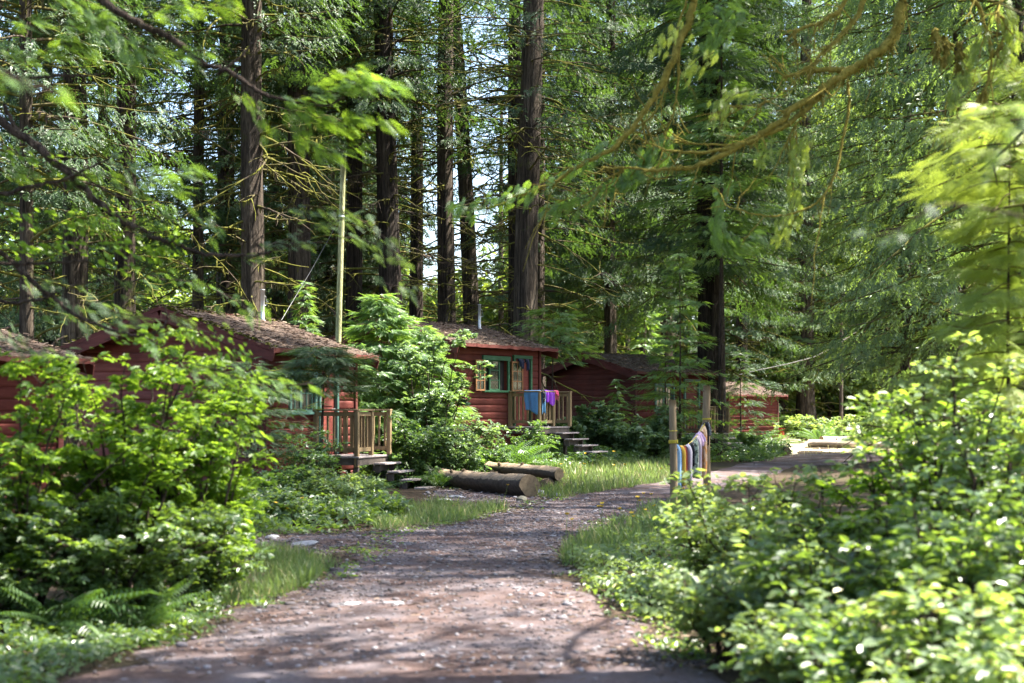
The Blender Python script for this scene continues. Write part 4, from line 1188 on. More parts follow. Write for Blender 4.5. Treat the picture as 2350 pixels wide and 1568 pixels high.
T_("fir_tree", 1440, 88, 12, "thin dark fir trunk, the slimmest behind the third cabin", None, bk=BARKD, h=24, group="thin far trunks")
T_("fir_tree", 1468, 80, 16, "dark slightly leaning fir trunk behind the third cabin's ridge", "thin", lean=.03, bk=BARKD, h=24, group="thin far trunks")
T_("fir_tree", 1494, 92, 13, "pale straight trunk beyond the third cabin's roof", None, bk=BARKP, h=20, group="thin far trunks")
T_("fir_tree", 1150, 95, 16, "tawny far trunk seen between the curved trunk and the massive cedar", None, bk=BARK, h=22, group="thin far trunks")
T_("cedar_tree", 1630, 56, 66, "giant dark trunk behind the clothes line posts", "curtain", bk=BARKD, var=1, sc=1.05, flare=.4)
T_("fir_tree", 1753, 98, 16, "reddish far trunk above the roof of the small sunlit cabin", "high", bk=BARK, h=26, group="thin far trunks", var=0)
T_("cedar_tree", 2080, 47, 26, "grey cedar trunk with many mossy dead limbs above the clearing", "low", bk=BARKG, h=26, var=0)
T_("cedar_tree", 1850, 96, 40, "dark drooping cedar beyond the clearing", "low", var=1, sc=1.1)
T_("cedar_tree", 1945, 108, 40, "shaded cedar with boughs hanging behind the thin pale pole", "low", var=0, sc=1.1)
T_("cedar_tree", 2010, 104, 34, "cedar with pale boughs at the end of the overhead cable", "low", var=1)
T_("cedar_tree", 2200, 44, 30, "bright bushy cedar behind the tall sunny thicket", "low", var=1)
T_("cedar_tree", 2335, 31, 34, "light green cedar towering behind the yellow hemlock", "low", var=0)
T_("cedar_tree", 1545, 100, 30, "distant cedar closing the gap beside the giant dark trunk", "low", var=1)
T_("cedar_tree", 1345, 105, 30, "distant sunlit cedar filling the gap above the third cabin", "low", var=0)
T_("cedar_tree", 740, 84, 30, "distant cedar between the furrowed grey trunk and the pale pole", "high", var=0)
T_("cedar_tree", 860, 88, 28, "distant cedar glimpsed beside the very dark leaning trunk", "high", var=1)

for dx, D, kd, lb in [
    (-60, 46, "dark", "dark cedar cut by the picture edge above the half hidden cabin"),
    (110, 58, "dark", "dark cedar filling the gap behind the first thick brown trunk"),
    (235, 66, "dark", "leafy cedar between the two trunks behind the dark gable"),
    (635, 64, "curtain", "leafy cedar in the gap between the bare trunk and the furrowed grey one"),
    (755, 66, "curtain", "leafy cedar rising right behind the top of the pale pole"),
    (870, 70, "dark", "leafy cedar beside the very dark leaning trunk, towards the pole"),
    (1300, 76, "curtain", "cedar whose hanging boughs fill the sky beside the massive trunk"),
    (1400, 68, "curtain", "cedar with high hanging boughs above the third cabin's gable"),
    (1530, 74, "curtain", "cedar with high boughs close beside the giant dark trunk"),
    (1700, 92, "dark", "leafy cedar just past the giant dark trunk, over the small cabin"),
    (1790, 100, "low", "cedar with pale sprays above the small sunlit cabin"),
    (1900, 106, "low", "bright cedar with drooping sprays before the thin pale pole"),
    (2130, 56, "low", "bright cedar beside the grey trunk with dead limbs"),
    (2270, 52, "low", "tall bright cedar between the bushy one and the light green one"),
    (2420, 44, "low", "bright cedar at the picture edge behind the sunny thicket"),
]:
    T_("cedar_tree", dx, D, 30, lb, kd, bk=BARKD if kd == "dark" else BARK, var=int(dx) % 2)

# unseen cedars added outside the view to shade the path and block sky light
for (x_, y_, lb) in ((12.0, 17.4, "unseen tall cedar added to shade the path beside the sunny thicket"), (13.0, 26.0, "unseen tall cedar added beyond the sunny thicket to shade the benches"), (6.0, 9.6, "unseen bare stemmed cedar added past the sunny thicket to dapple the path"), (-10.8, 15.0, "dark unseen cedar added past the sprawling shrub to block sky light"), (-9.5, 3.0, "dark unseen cedar added beside the viewpoint to block sky light"), (-2.5, -9.5, "dark unseen cedar added behind the viewpoint at the path start to block sky light"), (6.5, -8.5, "dark unseen cedar added behind the viewpoint by the sunny bank to block sky light"), (15.5, 21.5, "unseen tall cedar added to shade the bend where the gravel spur starts")):
    T_("cedar_tree", 1175 + x_ / (K * y_), y_, abs(.8 / (K * y_)), lb, "dark" if lb[:4] == "dark" else "high" if y_ > 14 else ("bare" if y_ < 12 else "thin"), var=int(x_) % 2)

# far wood that reads as one mass
def far_wood():
    rng = np.random.default_rng(77); mb = MB()
    n_cl = 2300; P_, S_ = [], []
    for q_ in range(n_cl):
        D = rng.uniform(95, 150); dx = rng.uniform(-350, 2700) if q_ > 400 else rng.uniform(880, 1330)
        x = X(dx, D)
        top = 13 + 4 * math.sin(dx * .011) + 3 * math.sin(dx * .037 + 1)
        if dx > 1350: top += 8
        if dx < 900: top += 3
        if 1010 < dx < 1280: top *= .9
        z = rng.uniform(0, 1) ** 1.25 * top
        r = rng.uniform(1.2, 3.0); n = 130
        q = rng.normal(0, 1, (n, 3)); q = unit(q) * (rng.uniform(.5, 1, (n, 1)) ** .5) * r * np.array((1, 1, .75))
        P_.append(q + np.array((x, D, z + .4))); S_.append(rng.uniform(.5, 1.0, n))
    p = np.concatenate(P_); n = len(p); a = rng.uniform(0, 6.28, n)
    scatter(mb, NARROW, p, np.stack([np.cos(a), np.sin(a), rng.normal(-.4, .4, n)], -1), np.stack([rng.normal(0, .6, n), rng.normal(-.3, .6, n), np.ones(n)], -1), np.concatenate(S_))
    mb.build("far_woods", L_FAR, kind="stuff", label="sunlit far wood closing the view between the trunks")
far_wood()

# young conifers: layered boughs to the ground
def sapling(dx, D, top_dy, R, label, seed, leaf=L_HEML, nb=60, nf=26, T=HEML, fs=.34, bx=None, name="hemlock_sapling", z0=.25, base_r=.05, droop=.35, spread=.34, prof=None, yoff=0):
    x = X(dx, D); y = D + yoff; z = float(gh(x, y)); h = EYE - (top_dy - 940) * K * D - z
    t = empty(name, (x, y, z), label, "young tree", "young conifers", random.Random(seed).uniform(0, 6))
    rng = np.random.default_rng(seed)
    mb = MB(); tt = np.linspace(0, 1, 12)
    mb.tube(np.stack([.02 * np.sin(tt * 6), .02 * np.cos(tt * 5), -.1 + (h + .1) * tt], -1), base_r * (1.05 - tt), 8)
    mb.build("trunk", TWIG, t)
    prof = prof or (lambda u: max(.10, (1 - u) ** .8))
    lm, cr = conifer(name + str(seed), seed, z0, h * .99, R, nb, nf, T, fs, droop, .18, .22, prof=prof, leaf=leaf, br=.012, spread=spread)
    put("limbs", lm, t); put("crown", cr, t)
    return t
lm_t = bpy.data.materials
sapling(875, 35.8, 672, 2.5, "dense young hemlock between the mossy cabin and the middle cabin", 501, nb=130, nf=60, fs=.42, prof=lambda u: max(.1, (1 - u) ** .6))
sapling(968, 36.8, 745, 1.7, "bushy young hemlock against the gable of the middle cabin", 514, nb=100, nf=50, fs=.40, prof=lambda u: max(.15, (1 - u) ** .5))
sapling(735, 28.2, 790, 1.5, "young hemlock whose pale boughs spread across the nearest porch window", 502, nb=46, nf=44, fs=.30, leaf=L_CEDAR, z0=2.15, yoff=.3, prof=lambda u: .5 + .5 * (1 - u))
sapling(575, 26.5, 830, 1.5, "wispy hemlock against the dark gable wall of the mossy cabin", 503, nb=44, nf=36, fs=.28, leaf=L_CEDAR, z0=.9, prof=lambda u: .6 + .4 * (1 - u))
sapling(700, 39, 640, 1.3, "light green young cedar behind the mossy cabin's roof by the pale pole", 504, nb=70, nf=26, leaf=L_HEML)
sapling(1560, 47, 570, 2.3, "tall young spruce with flat layered boughs in front of the giant trunk", 505, nb=60, nf=34, fs=.42, spread=.4, leaf=L_HEML, prof=lambda u: max(.12, (1 - u) ** .7))
sapling(1655, 51, -330, 3.0, "tall hemlock whose boughs veil the upper part of the giant trunk", 515, nb=120, nf=56, fs=.5, z0=7.0, base_r=.10, spread=.4, prof=lambda u: .8 + .2 * math.sin(u * 9))
sapling(1528, 48.5, 740, 1.9, "smaller layered spruce beside the third cabin's window", 506, nb=44, nf=30, fs=.38, spread=.4)
sapling(1415, 46, 868, .9, "little spruce sapling above the shrubs before the third cabin", 507, nb=36, nf=14, fs=.36)
sapling(1268, 44, 700, 1.7, "slim young hemlock between the middle cabin and the third cabin", 508, nb=40, nf=26, fs=.4, z0=3.0, leaf=L_HEML, prof=lambda u: .45 + .55 * (1 - u))
sapling(1700, 60, 800, 2.0, "feathery young hemlock by the small sunlit cabin", 509, nb=50, nf=26, fs=.45, leaf=L_CEDAR)
sapling(2318, 12.6, 240, .95, "yellow green young hemlock with a thin dark stem over the sunny thicket", 510, nb=64, nf=40, fs=.30, T=HEML2, leaf=L_HEMLY, z0=1.5, base_r=.03, prof=lambda u: .75 + .25 * math.sin(u * 9), droop=.55)
sapling(2440, 15.5, 100, 1.5, "bright hemlock at the picture edge behind the yellow green one", 511, nb=90, nf=56, fs=.30, T=HEML2, leaf=L_HEMLY, z0=.8, base_r=.04, prof=lambda u: .8 + .2 * math.sin(u * 7))
sapling(1480, 66, 640, 2.4, "shaded hemlock filling the space behind the third cabin's roof", 512, nb=70, nf=30, fs=.55, leaf=L_HEML)
sapling(1340, 70, 600, 2.4, "green hemlock beyond the third cabin's gable", 513, nb=70, nf=30, fs=.55, leaf=L_HEML)

# ---------------------------------------------------------------- shrubs
def shrub(dx, D, top_dy, R, label, seed, mat, T=TRIF, ls=.09, nst=14, ntw=9, nl=16, name="shrub", asym=(0, 0), low=.2, flatn=.45, cat="shrub", h=None, group="shrubs", dens=1.0):
    rng = np.random.default_rng(seed); x = X(dx, D); z = float(gh(x, D))
    H = (h or (EYE - (top_dy - 940) * K * D - z)) * 1.10
    t = empty(name, (x, D, z), label, cat, group)
    st = MB(); lf = MB(); P_, D_ = [], []
    nst = int(nst * dens)
    for i in range(nst):
        az = i * GA + rng.normal(0, .3); rr = R * (rng.uniform(.15, 1) ** .6); hh = H * rng.uniform(.55, 1.0) * (1 - .32 * (rr / R) ** 2)
        s = np.linspace(0, 1, 9)
        b = np.array((.15 * R * math.cos(az), .15 * R * math.sin(az)))
        p = np.stack([b[0] + (rr * math.cos(az) + asym[0] - b[0]) * s ** 1.4, b[1] + (rr * math.sin(az) + asym[1] - b[1]) * s ** 1.4, hh * (s * 1.25 - .25 * s ** 3)], -1)
        p[1:] += np.cumsum(rng.normal(0, .014 * H, (8, 3)), 0)
        st.tube(p, np.linspace(.010 + .004 * H, .003, 9), 5, 0, False)
        for _ in range(ntw):
            s0 = rng.uniform(low, 1.0); q, d = along(p, np.array([s0])); q = q[0]; d = d[0]
            a2 = rng.uniform(0, 6.28); l2 = rng.uniform(.25, .6) * (.35 + .3 * R)
            dr = unit(d * .4 + np.array((math.cos(a2), math.sin(a2), rng.uniform(-.1, .6))))
            tt = np.linspace(0, 1, 5)[:, None]
            p2 = q + dr * l2 * tt + np.array((0, 0, -.25)) * l2 * tt ** 2
            st.tube(p2, np.linspace(.005, .002, 5), 3, 0, False)
            u = rng.uniform(.15, 1.05, nl)[:, None]
            lp = q + dr * l2 * u + np.array((0, 0, -.25)) * l2 * u ** 2
            sd = unit(np.cross(dr, (0, 0, 1.0))) * rng.choice((-1, 1), nl)[:, None]
            P_.append(lp + sd * rng.uniform(0, .05, nl)[:, None] + rng.normal(0, .02, (nl, 3)))
            D_.append(unit(sd + dr * rng.uniform(.1, 1.2, nl)[:, None] + np.array((0, 0, -.2)) + rng.normal(0, .3, (nl, 3))))
    p = np.concatenate(P_); d = np.concatenate(D_); p[:, 2] = np.maximum(p[:, 2], .03); n = len(p)
    nr = unit(np.stack([rng.normal(0, flatn, n), rng.normal(-.1, flatn, n), np.ones(n)], -1))
    scatter(lf, T, p, d, nr, ls * .86 * rng.uniform(.4, 1.45, n))
    st.build("stems", TWIG, t); lf.build("leaves", mat, t)
    return t
# the big bright shrub and its neighbours beside the path
shrub(300, 12.6, 738, 1.15, "big bright yellow green shrub in front of the mossy cabin, the tallest there", 601, L_BRIGHT, MAPLE, .095, 26, 13, 14)
shrub(40, 11.8, 835, 1.0, "sprawling bright shrub at the picture edge beside the tallest one", 602, L_BRIGHT, MAPLE, .09, 20, 11, 12)
shrub(470, 13.2, 850, .6, "bright shrub arm reaching over the gable wall from the tallest shrub", 603, L_BRIGHT, MAPLE, .095, 13, 10, 15, asym=(.12, 0))
shrub(510, 13.8, 1130, .4, "knee high bright shrub next to the small lawn", 604, L_BRIGHT, MAPLE, .08, 11, 9, 15)
shrub(250, 12.0, 1130, 1.15, "darker low shrub filling the foot of the tallest bright one", 605, L_SALAL, MAPLE, .085, 22, 11, 16)
shrub(-60, 11.4, 1060, .9, "dark leafy shrub cut by the picture edge under the sprawling one", 606, L_SALAL, MAPLE, .085, 18, 11, 16)
shrub(440, 12.9, 1150, .55, "dark shrub between the small lawn and the tallest bright shrub", 607, L_SALAL, TRIF, .08, 16, 10, 16)
# by the first porch
shrub(625, 25.2, 1065, .8, "dull green shrub hiding the corner foot of the mossy cabin", 611, L_SHRUB, TRIF, .11, 14, 10, 14)
shrub(715, 25.8, 985, .75, "leafy shrub covering the wall under the teal window", 612, L_SHRUB, TRIF, .10, 15, 10, 14)
shrub(780, 24.5, 1085, .7, "shrub with some yellowed leaves below the porch deck", 613, L_SUNNY, TRIF, .11, 13, 10, 14)
shrub(865, 23.4, 1150, .6, "glossy green salal at the side of the porch steps", 614, L_SALAL, TRIF, .12, 18, 11, 16)
shrub(560, 22.6, 1110, .8, "dark bramble at the back of the gravel spur", 615, L_SALAL, TRIF, .11, 16, 10, 15)
shrub(680, 22.0, 1130, .9, "brownish bramble bush along the gravel spur", 616, L_SALAL, TRIF, .10, 16, 10, 15)
# between the cabins
shrub(985, 35.2, 730, 1.15, "pale leaved vine maple at the corner of the middle cabin", 621, L_VINE, MAPLE, .14, 22, 12, 15, name="vine_maple", cat="shrub")
shrub(960, 32.5, 940, 1.0, "dark shrub under the dense young hemlock", 622, L_SHRUB, TRIF, .13, 16, 11, 15)
shrub(1050, 32.8, 955, .95, "rounded leafy shrub behind the thick log bench", 623, L_VINE, TRIF, .13, 18, 11, 15)
shrub(1110, 34.6, 1005, .8, "shrub below the wall of the middle cabin, behind the thinner bench", 624, L_SHRUB, TRIF, .13, 14, 10, 14)
shrub(1218, 38.2, 958, .75, "low light shrub in front of the towel covered porch", 625, L_SHRUB, TRIF, .13, 11, 9, 13)
shrub(1300, 44.5, 935, .85, "leafy shrub to the side of the towel covered porch steps", 626, L_VINE, MAPLE, .18, 16, 10, 14)
shrub(1370, 45.2, 922, .95, "tall pale leaved shrub in front of the third cabin's gable", 627, L_VINE, MAPLE, .19, 17, 10, 14)
shrub(1442, 44.6, 958, .9, "spreading shrub at the lawn edge under the third cabin", 628, L_VINE, MAPLE, .18, 16, 10, 14)
shrub(1512, 46.0, 930, .95, "pale shrub before the third cabin's red wall", 629, L_VINE, MAPLE, .18, 16, 10, 14)
shrub(1560, 47.5, 1000, .8, "shaded shrub behind the short clothes line post", 630, L_SHRUB, TRIF, .16, 14, 10, 14)
shrub(1690, 55, 990, .8, "dark shrub between the giant trunk and the small cabin", 631, L_SHRUB, TRIF, .18, 14, 10, 14)
shrub(1850, 79, 955, 1.6, "sunlit bush at the back of the clearing", 632, L_SUNNY, TRIF, .24, 20, 11, 14)
shrub(1990, 84, 940, 1.6, "light green bush behind the bleached log", 633, L_SUNNY, TRIF, .24, 20, 11, 14)
# the sunny thicket on the other side of the path
shrub(1640, 13.2, 1095, .62, "sunny thicket bush in front of the clothes line", 641, L_SUNNY, OVAL, .085, 16, 10, 15)
shrub(1740, 12.2, 1075, .6, "sunlit bush hiding the bend of the path", 642, L_SUNNY, OVAL, .085, 17, 10, 15)
shrub(1890, 12.0, 1055, .66, "bush with glossy white lit leaves below the clearing", 643, L_SUNNY, OVAL, .085, 18, 11, 15)
shrub(2090, 11.4, 900, .55, "taller sunny bush with round leaves above the thicket", 644, L_BRIGHT, OVAL, .095, 18, 11, 14)
shrub(2190, 11.0, 790, .7, "leggy bright bush reaching up beside the yellow hemlock", 645, L_SUNNY, OVAL, .085, 20, 11, 14)
shrub(2270, 10.2, 860, .85, "thick bush in shade under the yellow hemlock", 646, L_SALAL, OVAL, .085, 20, 11, 15)
shrub(1650, 9.9, 1290, .45, "small leafy clump at the sunny path edge", 647, L_SUNNY, TRIF, .07, 14, 10, 15)
shrub(1790, 9.4, 1250, .6, "white glinting bush half way along the sunny bank", 648, L_SUNNY, OVAL, .085, 17, 11, 15)
shrub(1920, 9.0, 1180, .7, "dark leaved bush in the middle of the sunny bank", 649, L_SALAL, OVAL, .09, 18, 11, 15)
shrub(2110, 8.6, 1170, .72, "glossy dark bush above the leaning dead branch", 650, L_SALAL, OVAL, .09, 18, 11, 15)
shrub(2330, 8.3, 1130, .75, "shaded bush at the picture edge behind the dead branch", 651, L_SALAL, OVAL, .09, 18, 11, 15)
shrub(1850, 8.0, 1400, .5, "pale bush at the lower path edge of the sunny bank", 652, L_SUNNY, OVAL, .08, 15, 10, 15)
shrub(1960, 7.6, 1370, .6, "grey green bush below the dead branch", 653, L_SALAL, OVAL, .085, 16, 10, 15)
shrub(2200, 7.2, 1360, .62, "large leaved bush in the lower picture corner", 654, L_SUNNY, OVAL, .09, 17, 10, 15)

# ---------------------------------------------------------------- ferns
def fern_mesh(seed, nfr=16):
    rng = np.random.default_rng(seed); mb = MB()
    tv, tf = FERN
    for i in range(nfr):
        az = i * GA + rng.normal(0, .25); L = rng.uniform(.75, 1.1); el = rng.uniform(.6, 1.25)
        v = tv * np.array((L, L, 1)); y = v[:, 1].copy(); z = v[:, 2]
        bend = rng.uniform(.5, 1.1)
        ang = el - bend * y
        h = np.sin(el) * y - bend * .5 * y ** 2 * 1.1; r = np.cos(el) * y + .28 * y ** 2
        c, s = math.cos(az), math.sin(az)
        q = np.stack([r * c - v[:, 0] * s, r * s + v[:, 0] * c, h + z + np.abs(v[:, 0]) * -.25 + .02], -1)
        mb.add(q, tf)
    return mb.mesh("fern_fronds", L_FERN)
FERNS = [fern_mesh(k) for k in (701, 702, 703)]
def fern(dx, D, size, label, k):
    x = X(dx, D)
    o = put("fern", FERNS[k % 3], None, (x, D, float(gh(x, D))), label, "fern", "sword ferns")
    o.scale = (size,) * 3; o.rotation_euler = (0, 0, k * 1.7)
for i, (dx, D, s, lb) in enumerate([
    (820, 26.3, .95, "fern arching over the edge of the nearest porch steps"),
    (760, 25.0, .8, "fern in the shrubs under the nearest porch deck"),
    (1100, 36.0, 1.5, "sword fern against the red wall below the open casement"),
    (1150, 36.6, 1.75, "big sword fern below the green window of the middle cabin"),
    (1190, 37.2, 1.4, "fern spreading in front of the porch post with towels"),
    (1010, 31.5, 1.0, "fern at the back end of the thick log bench"),
    (992, 33.4, 1.0, "fern between the porch steps and the dark shrub"),
    (1292, 43.6, 1.5, "large sword fern beside the towel covered porch steps"),
    (1325, 42.8, 1.2, "fern at the lawn edge in front of the pale leaved shrub"),
    (1400, 43.4, 1.0, "light green fern standing at the back of the tall lawn"),
    (1298, 47.5, 1.5, "dark fern in the shade beside the third cabin's gable"),
    (1690, 58, 2.0, "large fern at the foot of the giant trunk, by the small cabin"),
    (1735, 64, 1.9, "fern in front of the small sunlit cabin's wall"),
    (1775, 62, 1.4, "small fern behind the dark mossy log"),
    (1880, 76, 2.0, "sunlit fern at the back of the clearing"),
    (2280, 9.3, .9, "pale fern catching the sun below the yellow hemlock"),
    (2060, 6.9, .6, "striped fern low in the sunny bank near the picture corner"),
    (2330, 7.0, .7, "fern at the picture edge below the dead branch"),
    (130, 11.2, .9, "fern under the bright shrubs beside the leafy ground cover"),
    (330, 11.4, .8, "pale fern poking out of the dark foot of the tallest shrub"),
]): fern(dx, D, s, lb, i)

# buttercups, one by one
def buttercup():
    mb = MB(); mb.tube([(0, 0, 0), (.01, 0, .12), (0, .01, .25)], .0025, 3, 0, False)
    a = np.arange(5) * 6.283 / 5
    scatter(mb, T_oval(.95, .05, -.25), np.tile((0, .01, .25), (5, 1)), np.stack([np.cos(a), np.sin(a), np.full(5, .35)], -1), np.tile((0, 0, 1.0), (5, 1)), .024, 1)
    return mb.mesh("buttercup", [L_GRASS, FLOWER])
BC = buttercup(); rr = random.Random(5)
spots = [(rr.uniform(1385, 1640), rr.uniform(1172, 1250)) for _ in range(34)] + [(rr.uniform(1240, 1540), rr.uniform(1060, 1120)) for _ in range(14)] + [(rr.uniform(520, 700), rr.uniform(1190, 1225)) for _ in range(7)] + [(1300, 1268), (1320, 1262), (1155, 1164)]
for (a, b_) in spots:
    if a < 1545 and 1150 < b_ < 1225 - (a - 1385) * .28 - 6 and a > 1300: continue
    q = G(a, b_); o = put("buttercup", BC, None, (q[0], q[1], float(gh(q[0], q[1]))), "small yellow buttercup in the grass beside the path", "flower", "yellow buttercups in the grass")
    s = rr.uniform(1.2, 2.0); o.scale = (s, s, s); o.rotation_euler = (rr.uniform(-.3, .3), rr.uniform(-.3, .3), rr.uniform(0, 6))

# ---------------------------------------------------------------- trees reaching over the path from both sides
def smooth(pts, n):
    p = np.asarray(pts, float); k = len(p)
    u = np.linspace(0, k - 1, n); i = np.clip(u.astype(int), 0, k - 2); f = (u - i)[:, None]
    p0 = p[np.clip(i - 1, 0, k - 1)]; p1 = p[i]; p2 = p[i + 1]; p3 = p[np.clip(i + 2, 0, k - 1)]
    return .5 * (2 * p1 + (p2 - p0) * f + (2 * p0 - 5 * p1 + 4 * p2 - p3) * f ** 2 + (3 * p1 - p0 - 3 * p2 + p3) * f ** 3)

def limb(mb, pts, r0, r1, n=None, seed=0, mat=0, strands=0, sl=.05, rough=.10):
    rng = np.random.default_rng(seed); n = n or len(pts) * 7
    p = smooth(pts, n); p += rng.normal(0, .25 * r1 + .002, p.shape); w_ = np.cumsum(rng.normal(0, 1, p.shape), 0); w_ -= np.linspace(0, 1, n)[:, None] * w_[-1]; p += w_ * min(.012, r0 * .18)
    mb.tube(p, np.linspace(r0, r1, n), 8, mat, False, rough, rng)
    if strands:
        s = rng.uniform(.0, 1, strands); q, d = along(p, s)
        scatter(mb, (np.array([(-.09, 0, 0), (.09, 0, 0), (.03, 1, 0), (-.03, 1, 0)]), np.array([(0, 1, 2, 3)])), q + rng.normal(0, r1 * .8, (strands, 3)), np.tile((0, 0, -1.0), (strands, 1)) + rng.normal(0, .35, (strands, 3)), rng.normal(0, 1, (strands, 3)), sl * rng.uniform(.3, 1.3, strands), mat)
    return p

def twigs(mb, p, n, ln, r, seed, mat=0):
    rng = np.random.default_rng(seed)
    q, d = along(p, rng.uniform(.3, 1, n))
    for a, b in zip(q, d):
        sd = unit(np.cross(b, (0, 0, 1.0))) * rng.choice((-1, 1)); L = ln * rng.uniform(.4, 1.3); t = np.linspace(0, 1, 8)[:, None]
        c = a + (b * rng.uniform(.2, .9) + sd * rng.uniform(0, .7) + np.array((0, 0, rng.uniform(-.8, .4)))) * L * t + np.array((0, 0, rng.uniform(-.5, .5))) * L * t ** 2 + np.cumsum(rng.normal(0, .03 * L, (8, 3)), 0) * (t > 0)
        mb.tube(c, np.linspace(r, r * .3, 8), 5, mat, False)
        for _ in range(2):
            k = rng.integers(3, 7); e = unit(c[k] - c[k - 1]) + rng.normal(0, .6, 3); mb.tube(np.array([c[k] + e * L * .3 * u for u in (0, .5, 1)]), [r * .45, r * .35, r * .15], 4, mat, False)

def sprays(mb, p, n, T, size, seed, s0=.2, s1=1.0, hang=.3, side=.8, spread=.05, flatn=.3, mat=0):
    rng = np.random.default_rng(seed)
    s = rng.uniform(s0, s1, n); q, d = along(p, s)
    sd = unit(np.cross(d, (0, 0, 1.0))) * rng.choice((-1, 1), n)[:, None]
    dd = unit(d * .6 + sd * rng.uniform(.2, side + .2, n)[:, None] + np.array((0, 0, -1)) * (hang * rng.uniform(.3, 1.6, n))[:, None] + rng.normal(0, .15, (n, 3)))
    nn = unit(np.array((0, 0, 1.0)) + rng.normal(0, flatn, (n, 3)))
    scatter(mb, T, q + rng.normal(0, spread, (n, 3)), dd, nn, size * rng.uniform(.6, 1.25, n), mat)

def PP(D, *a): return [P(x, y, D + (k[0] if k else 0)) for x, y, *k in a]

# mossy maple-like tree standing beside the picture, its limbs hanging into it
def over_right():
    base = np.array((8.6, 16.6, float(gh(8.6, 16.6))))
    t = empty("overhanging_tree", tuple(base), "moss covered limbs hanging into the sunny side of the view", "tree", "trees leaning over the path")
    put("trunk", trunk_mesh(.30, 13.5, 91, BARK, .4, .08), t)
    m = MB(); lf = MB(); LP = []; D = 15.0; b = base
    def rel(p): return p - b
    root = base + (0, 0, 8.6)
    LP += [1]; LP[-1] = limb(m, rel(np.array([root, (6.4, 15.8, 8.2)] + PP(D, (2110, -190), (2062, 0), (2040, 75), (1990, 130), (1925, 178), (1875, 222), (1790, 282), (1710, 328)))), (.074), .028, seed=1, strands=420, sl=0.117)
    LP += [1]; LP[-1] = limb(m, rel(np.array(PP(D, (1710, 328), (1640, 365), (1590, 384), (1520, 392), (1440, 390), (1380, 382)))), 0.0350, 0.0075, seed=2, strands=140, sl=0.065)
    LP += [1]; LP[-1] = limb(m, rel(np.array(PP(D, (1880, 222), (1800, 290), (1730, 318), (1660, 345), (1590, 352), (1510, 340), (1455, 318)))), 0.0325, 0.0063, seed=3, strands=70, sl=0.065)
    LP += [1]; LP[-1] = limb(m, rel(np.array(PP(D, (1950, 160), (1890, 158), (1830, 164), (1800, 175)))), 0.0375, 0.0100, seed=4, strands=90, sl=0.078)
    LP += [1]; LP[-1] = limb(m, rel(np.array(PP(D, (2010, -160), (1980, -10), (1955, 60), (1920, 105), (1880, 135), (1830, 172)))), 0.0375, 0.0100, seed=5, strands=110, sl=0.091)
    LP += [1]; LP[-1] = limb(m, rel(np.array(PP(D, (2010, -120), (1945, 0), (1905, 40), (1830, 72), (1828, 100)))), 0.0325, 0.0088, seed=6, strands=120, sl=0.091)
    LP += [1]; LP[-1] = limb(m, rel(np.array(PP(D, (1945, 185), (1947, 260), (1936, 330), (1918, 400), (1890, 450), (1850, 480), (1790, 496), (1730, 492), (1690, 478)))), 0.0175, 0.0063, seed=7, strands=30, sl=0.052)
    LP += [1]; LP[-1] = limb(m, rel(np.array(PP(D, (1860, 230), (1845, 262), (1815, 300), (1800, 340)))), 0.0125, 0.0050, seed=8, strands=30, sl=0.052)
    LP += [1]; LP[-1] = limb(m, rel(np.array(PP(D, (1850, 150), (1810, 200), (1760, 235), (1690, 245)))), 0.0100, 0.0037, seed=9, strands=20, sl=0.039)
    # the second bough, nearer the middle
    D2 = 15.7
    LP += [1]; LP[-1] = limb(m, rel(np.array([root, (5.4, 16.0, 8.0)] + PP(D2, (1600, -120), (1582, 0), (1555, 90), (1500, 190), (1462, 255), (1395, 330), (1310, 385), (1220, 430), (1130, 462), (1060, 478)))), 0.0562, 0.0075, seed=10, strands=120, sl=0.065)
    LP += [1]; LP[-1] = limb(m, rel(np.array(PP(D2, (1600, -60), (1590, 40), (1560, 110), (1556, 200), (1540, 280), (1510, 330)))), 0.0200, 0.0063, seed=11, strands=60, sl=0.065)
    LP += [1]; LP[-1] = limb(m, rel(np.array(PP(D2, (1590, -40), (1555, 60), (1530, 180), (1500, 260), (1440, 300), (1390, 330)))), 0.0150, 0.0050, seed=12, strands=40)
    LP += [1]; LP[-1] = limb(m, rel(np.array(PP(D2, (1462, 255), (1500, 340), (1450, 400), (1380, 430), (1270, 470)))), 0.0125, 0.0050, seed=13, strands=30)
    LP += [1]; LP[-1] = limb(m, rel(np.array(PP(D2, (1700, 330), (1600, 330), (1500, 312), (1440, 300)))), 0.0125, 0.0037, seed=14, strands=20)
    # drooping twig at the far side
    D3 = 14.4
    LP += [1]; LP[-1] = limb(m, rel(np.array([root, (6.2, 15.2, 7.9)] + PP(D3, (2245, -60), (2248, 30), (2268, 120), (2262, 200), (2235, 270), (2205, 330)))), 0.0325, 0.0063, seed=15, strands=80, sl=0.078)
    LP += [1]; LP[-1] = limb(m, rel(np.array([root] + PP(D3, (2340, -40), (2310, 60), (2290, 120)))), 0.0250, 0.0075, seed=16, strands=80, sl=0.091)
    LP += [1]; LP[-1] = limb(m, rel(np.array(PP(D3, (2262, 200), (2225, 262), (2180, 300), (2170, 290)))), 0.0150, 0.0075, seed=17, strands=200, sl=0.130)
    # moss clumps
    for k, (x, y) in enumerate([(2150, 100), (2165, 115), (2200, 130), (2215, 310)]):
        limb(m, rel(np.array(PP(D3, (x, y - 30), (x + 4, y), (x - 3, y + 22)))), 0.0350, 0.0125, seed=30 + k, strands=160, sl=0.117)
    for kk, pl in enumerate(LP): twigs(m, pl, 9, .55, .009, 900 + kk)
    m.build("limbs", MOSSG, t)
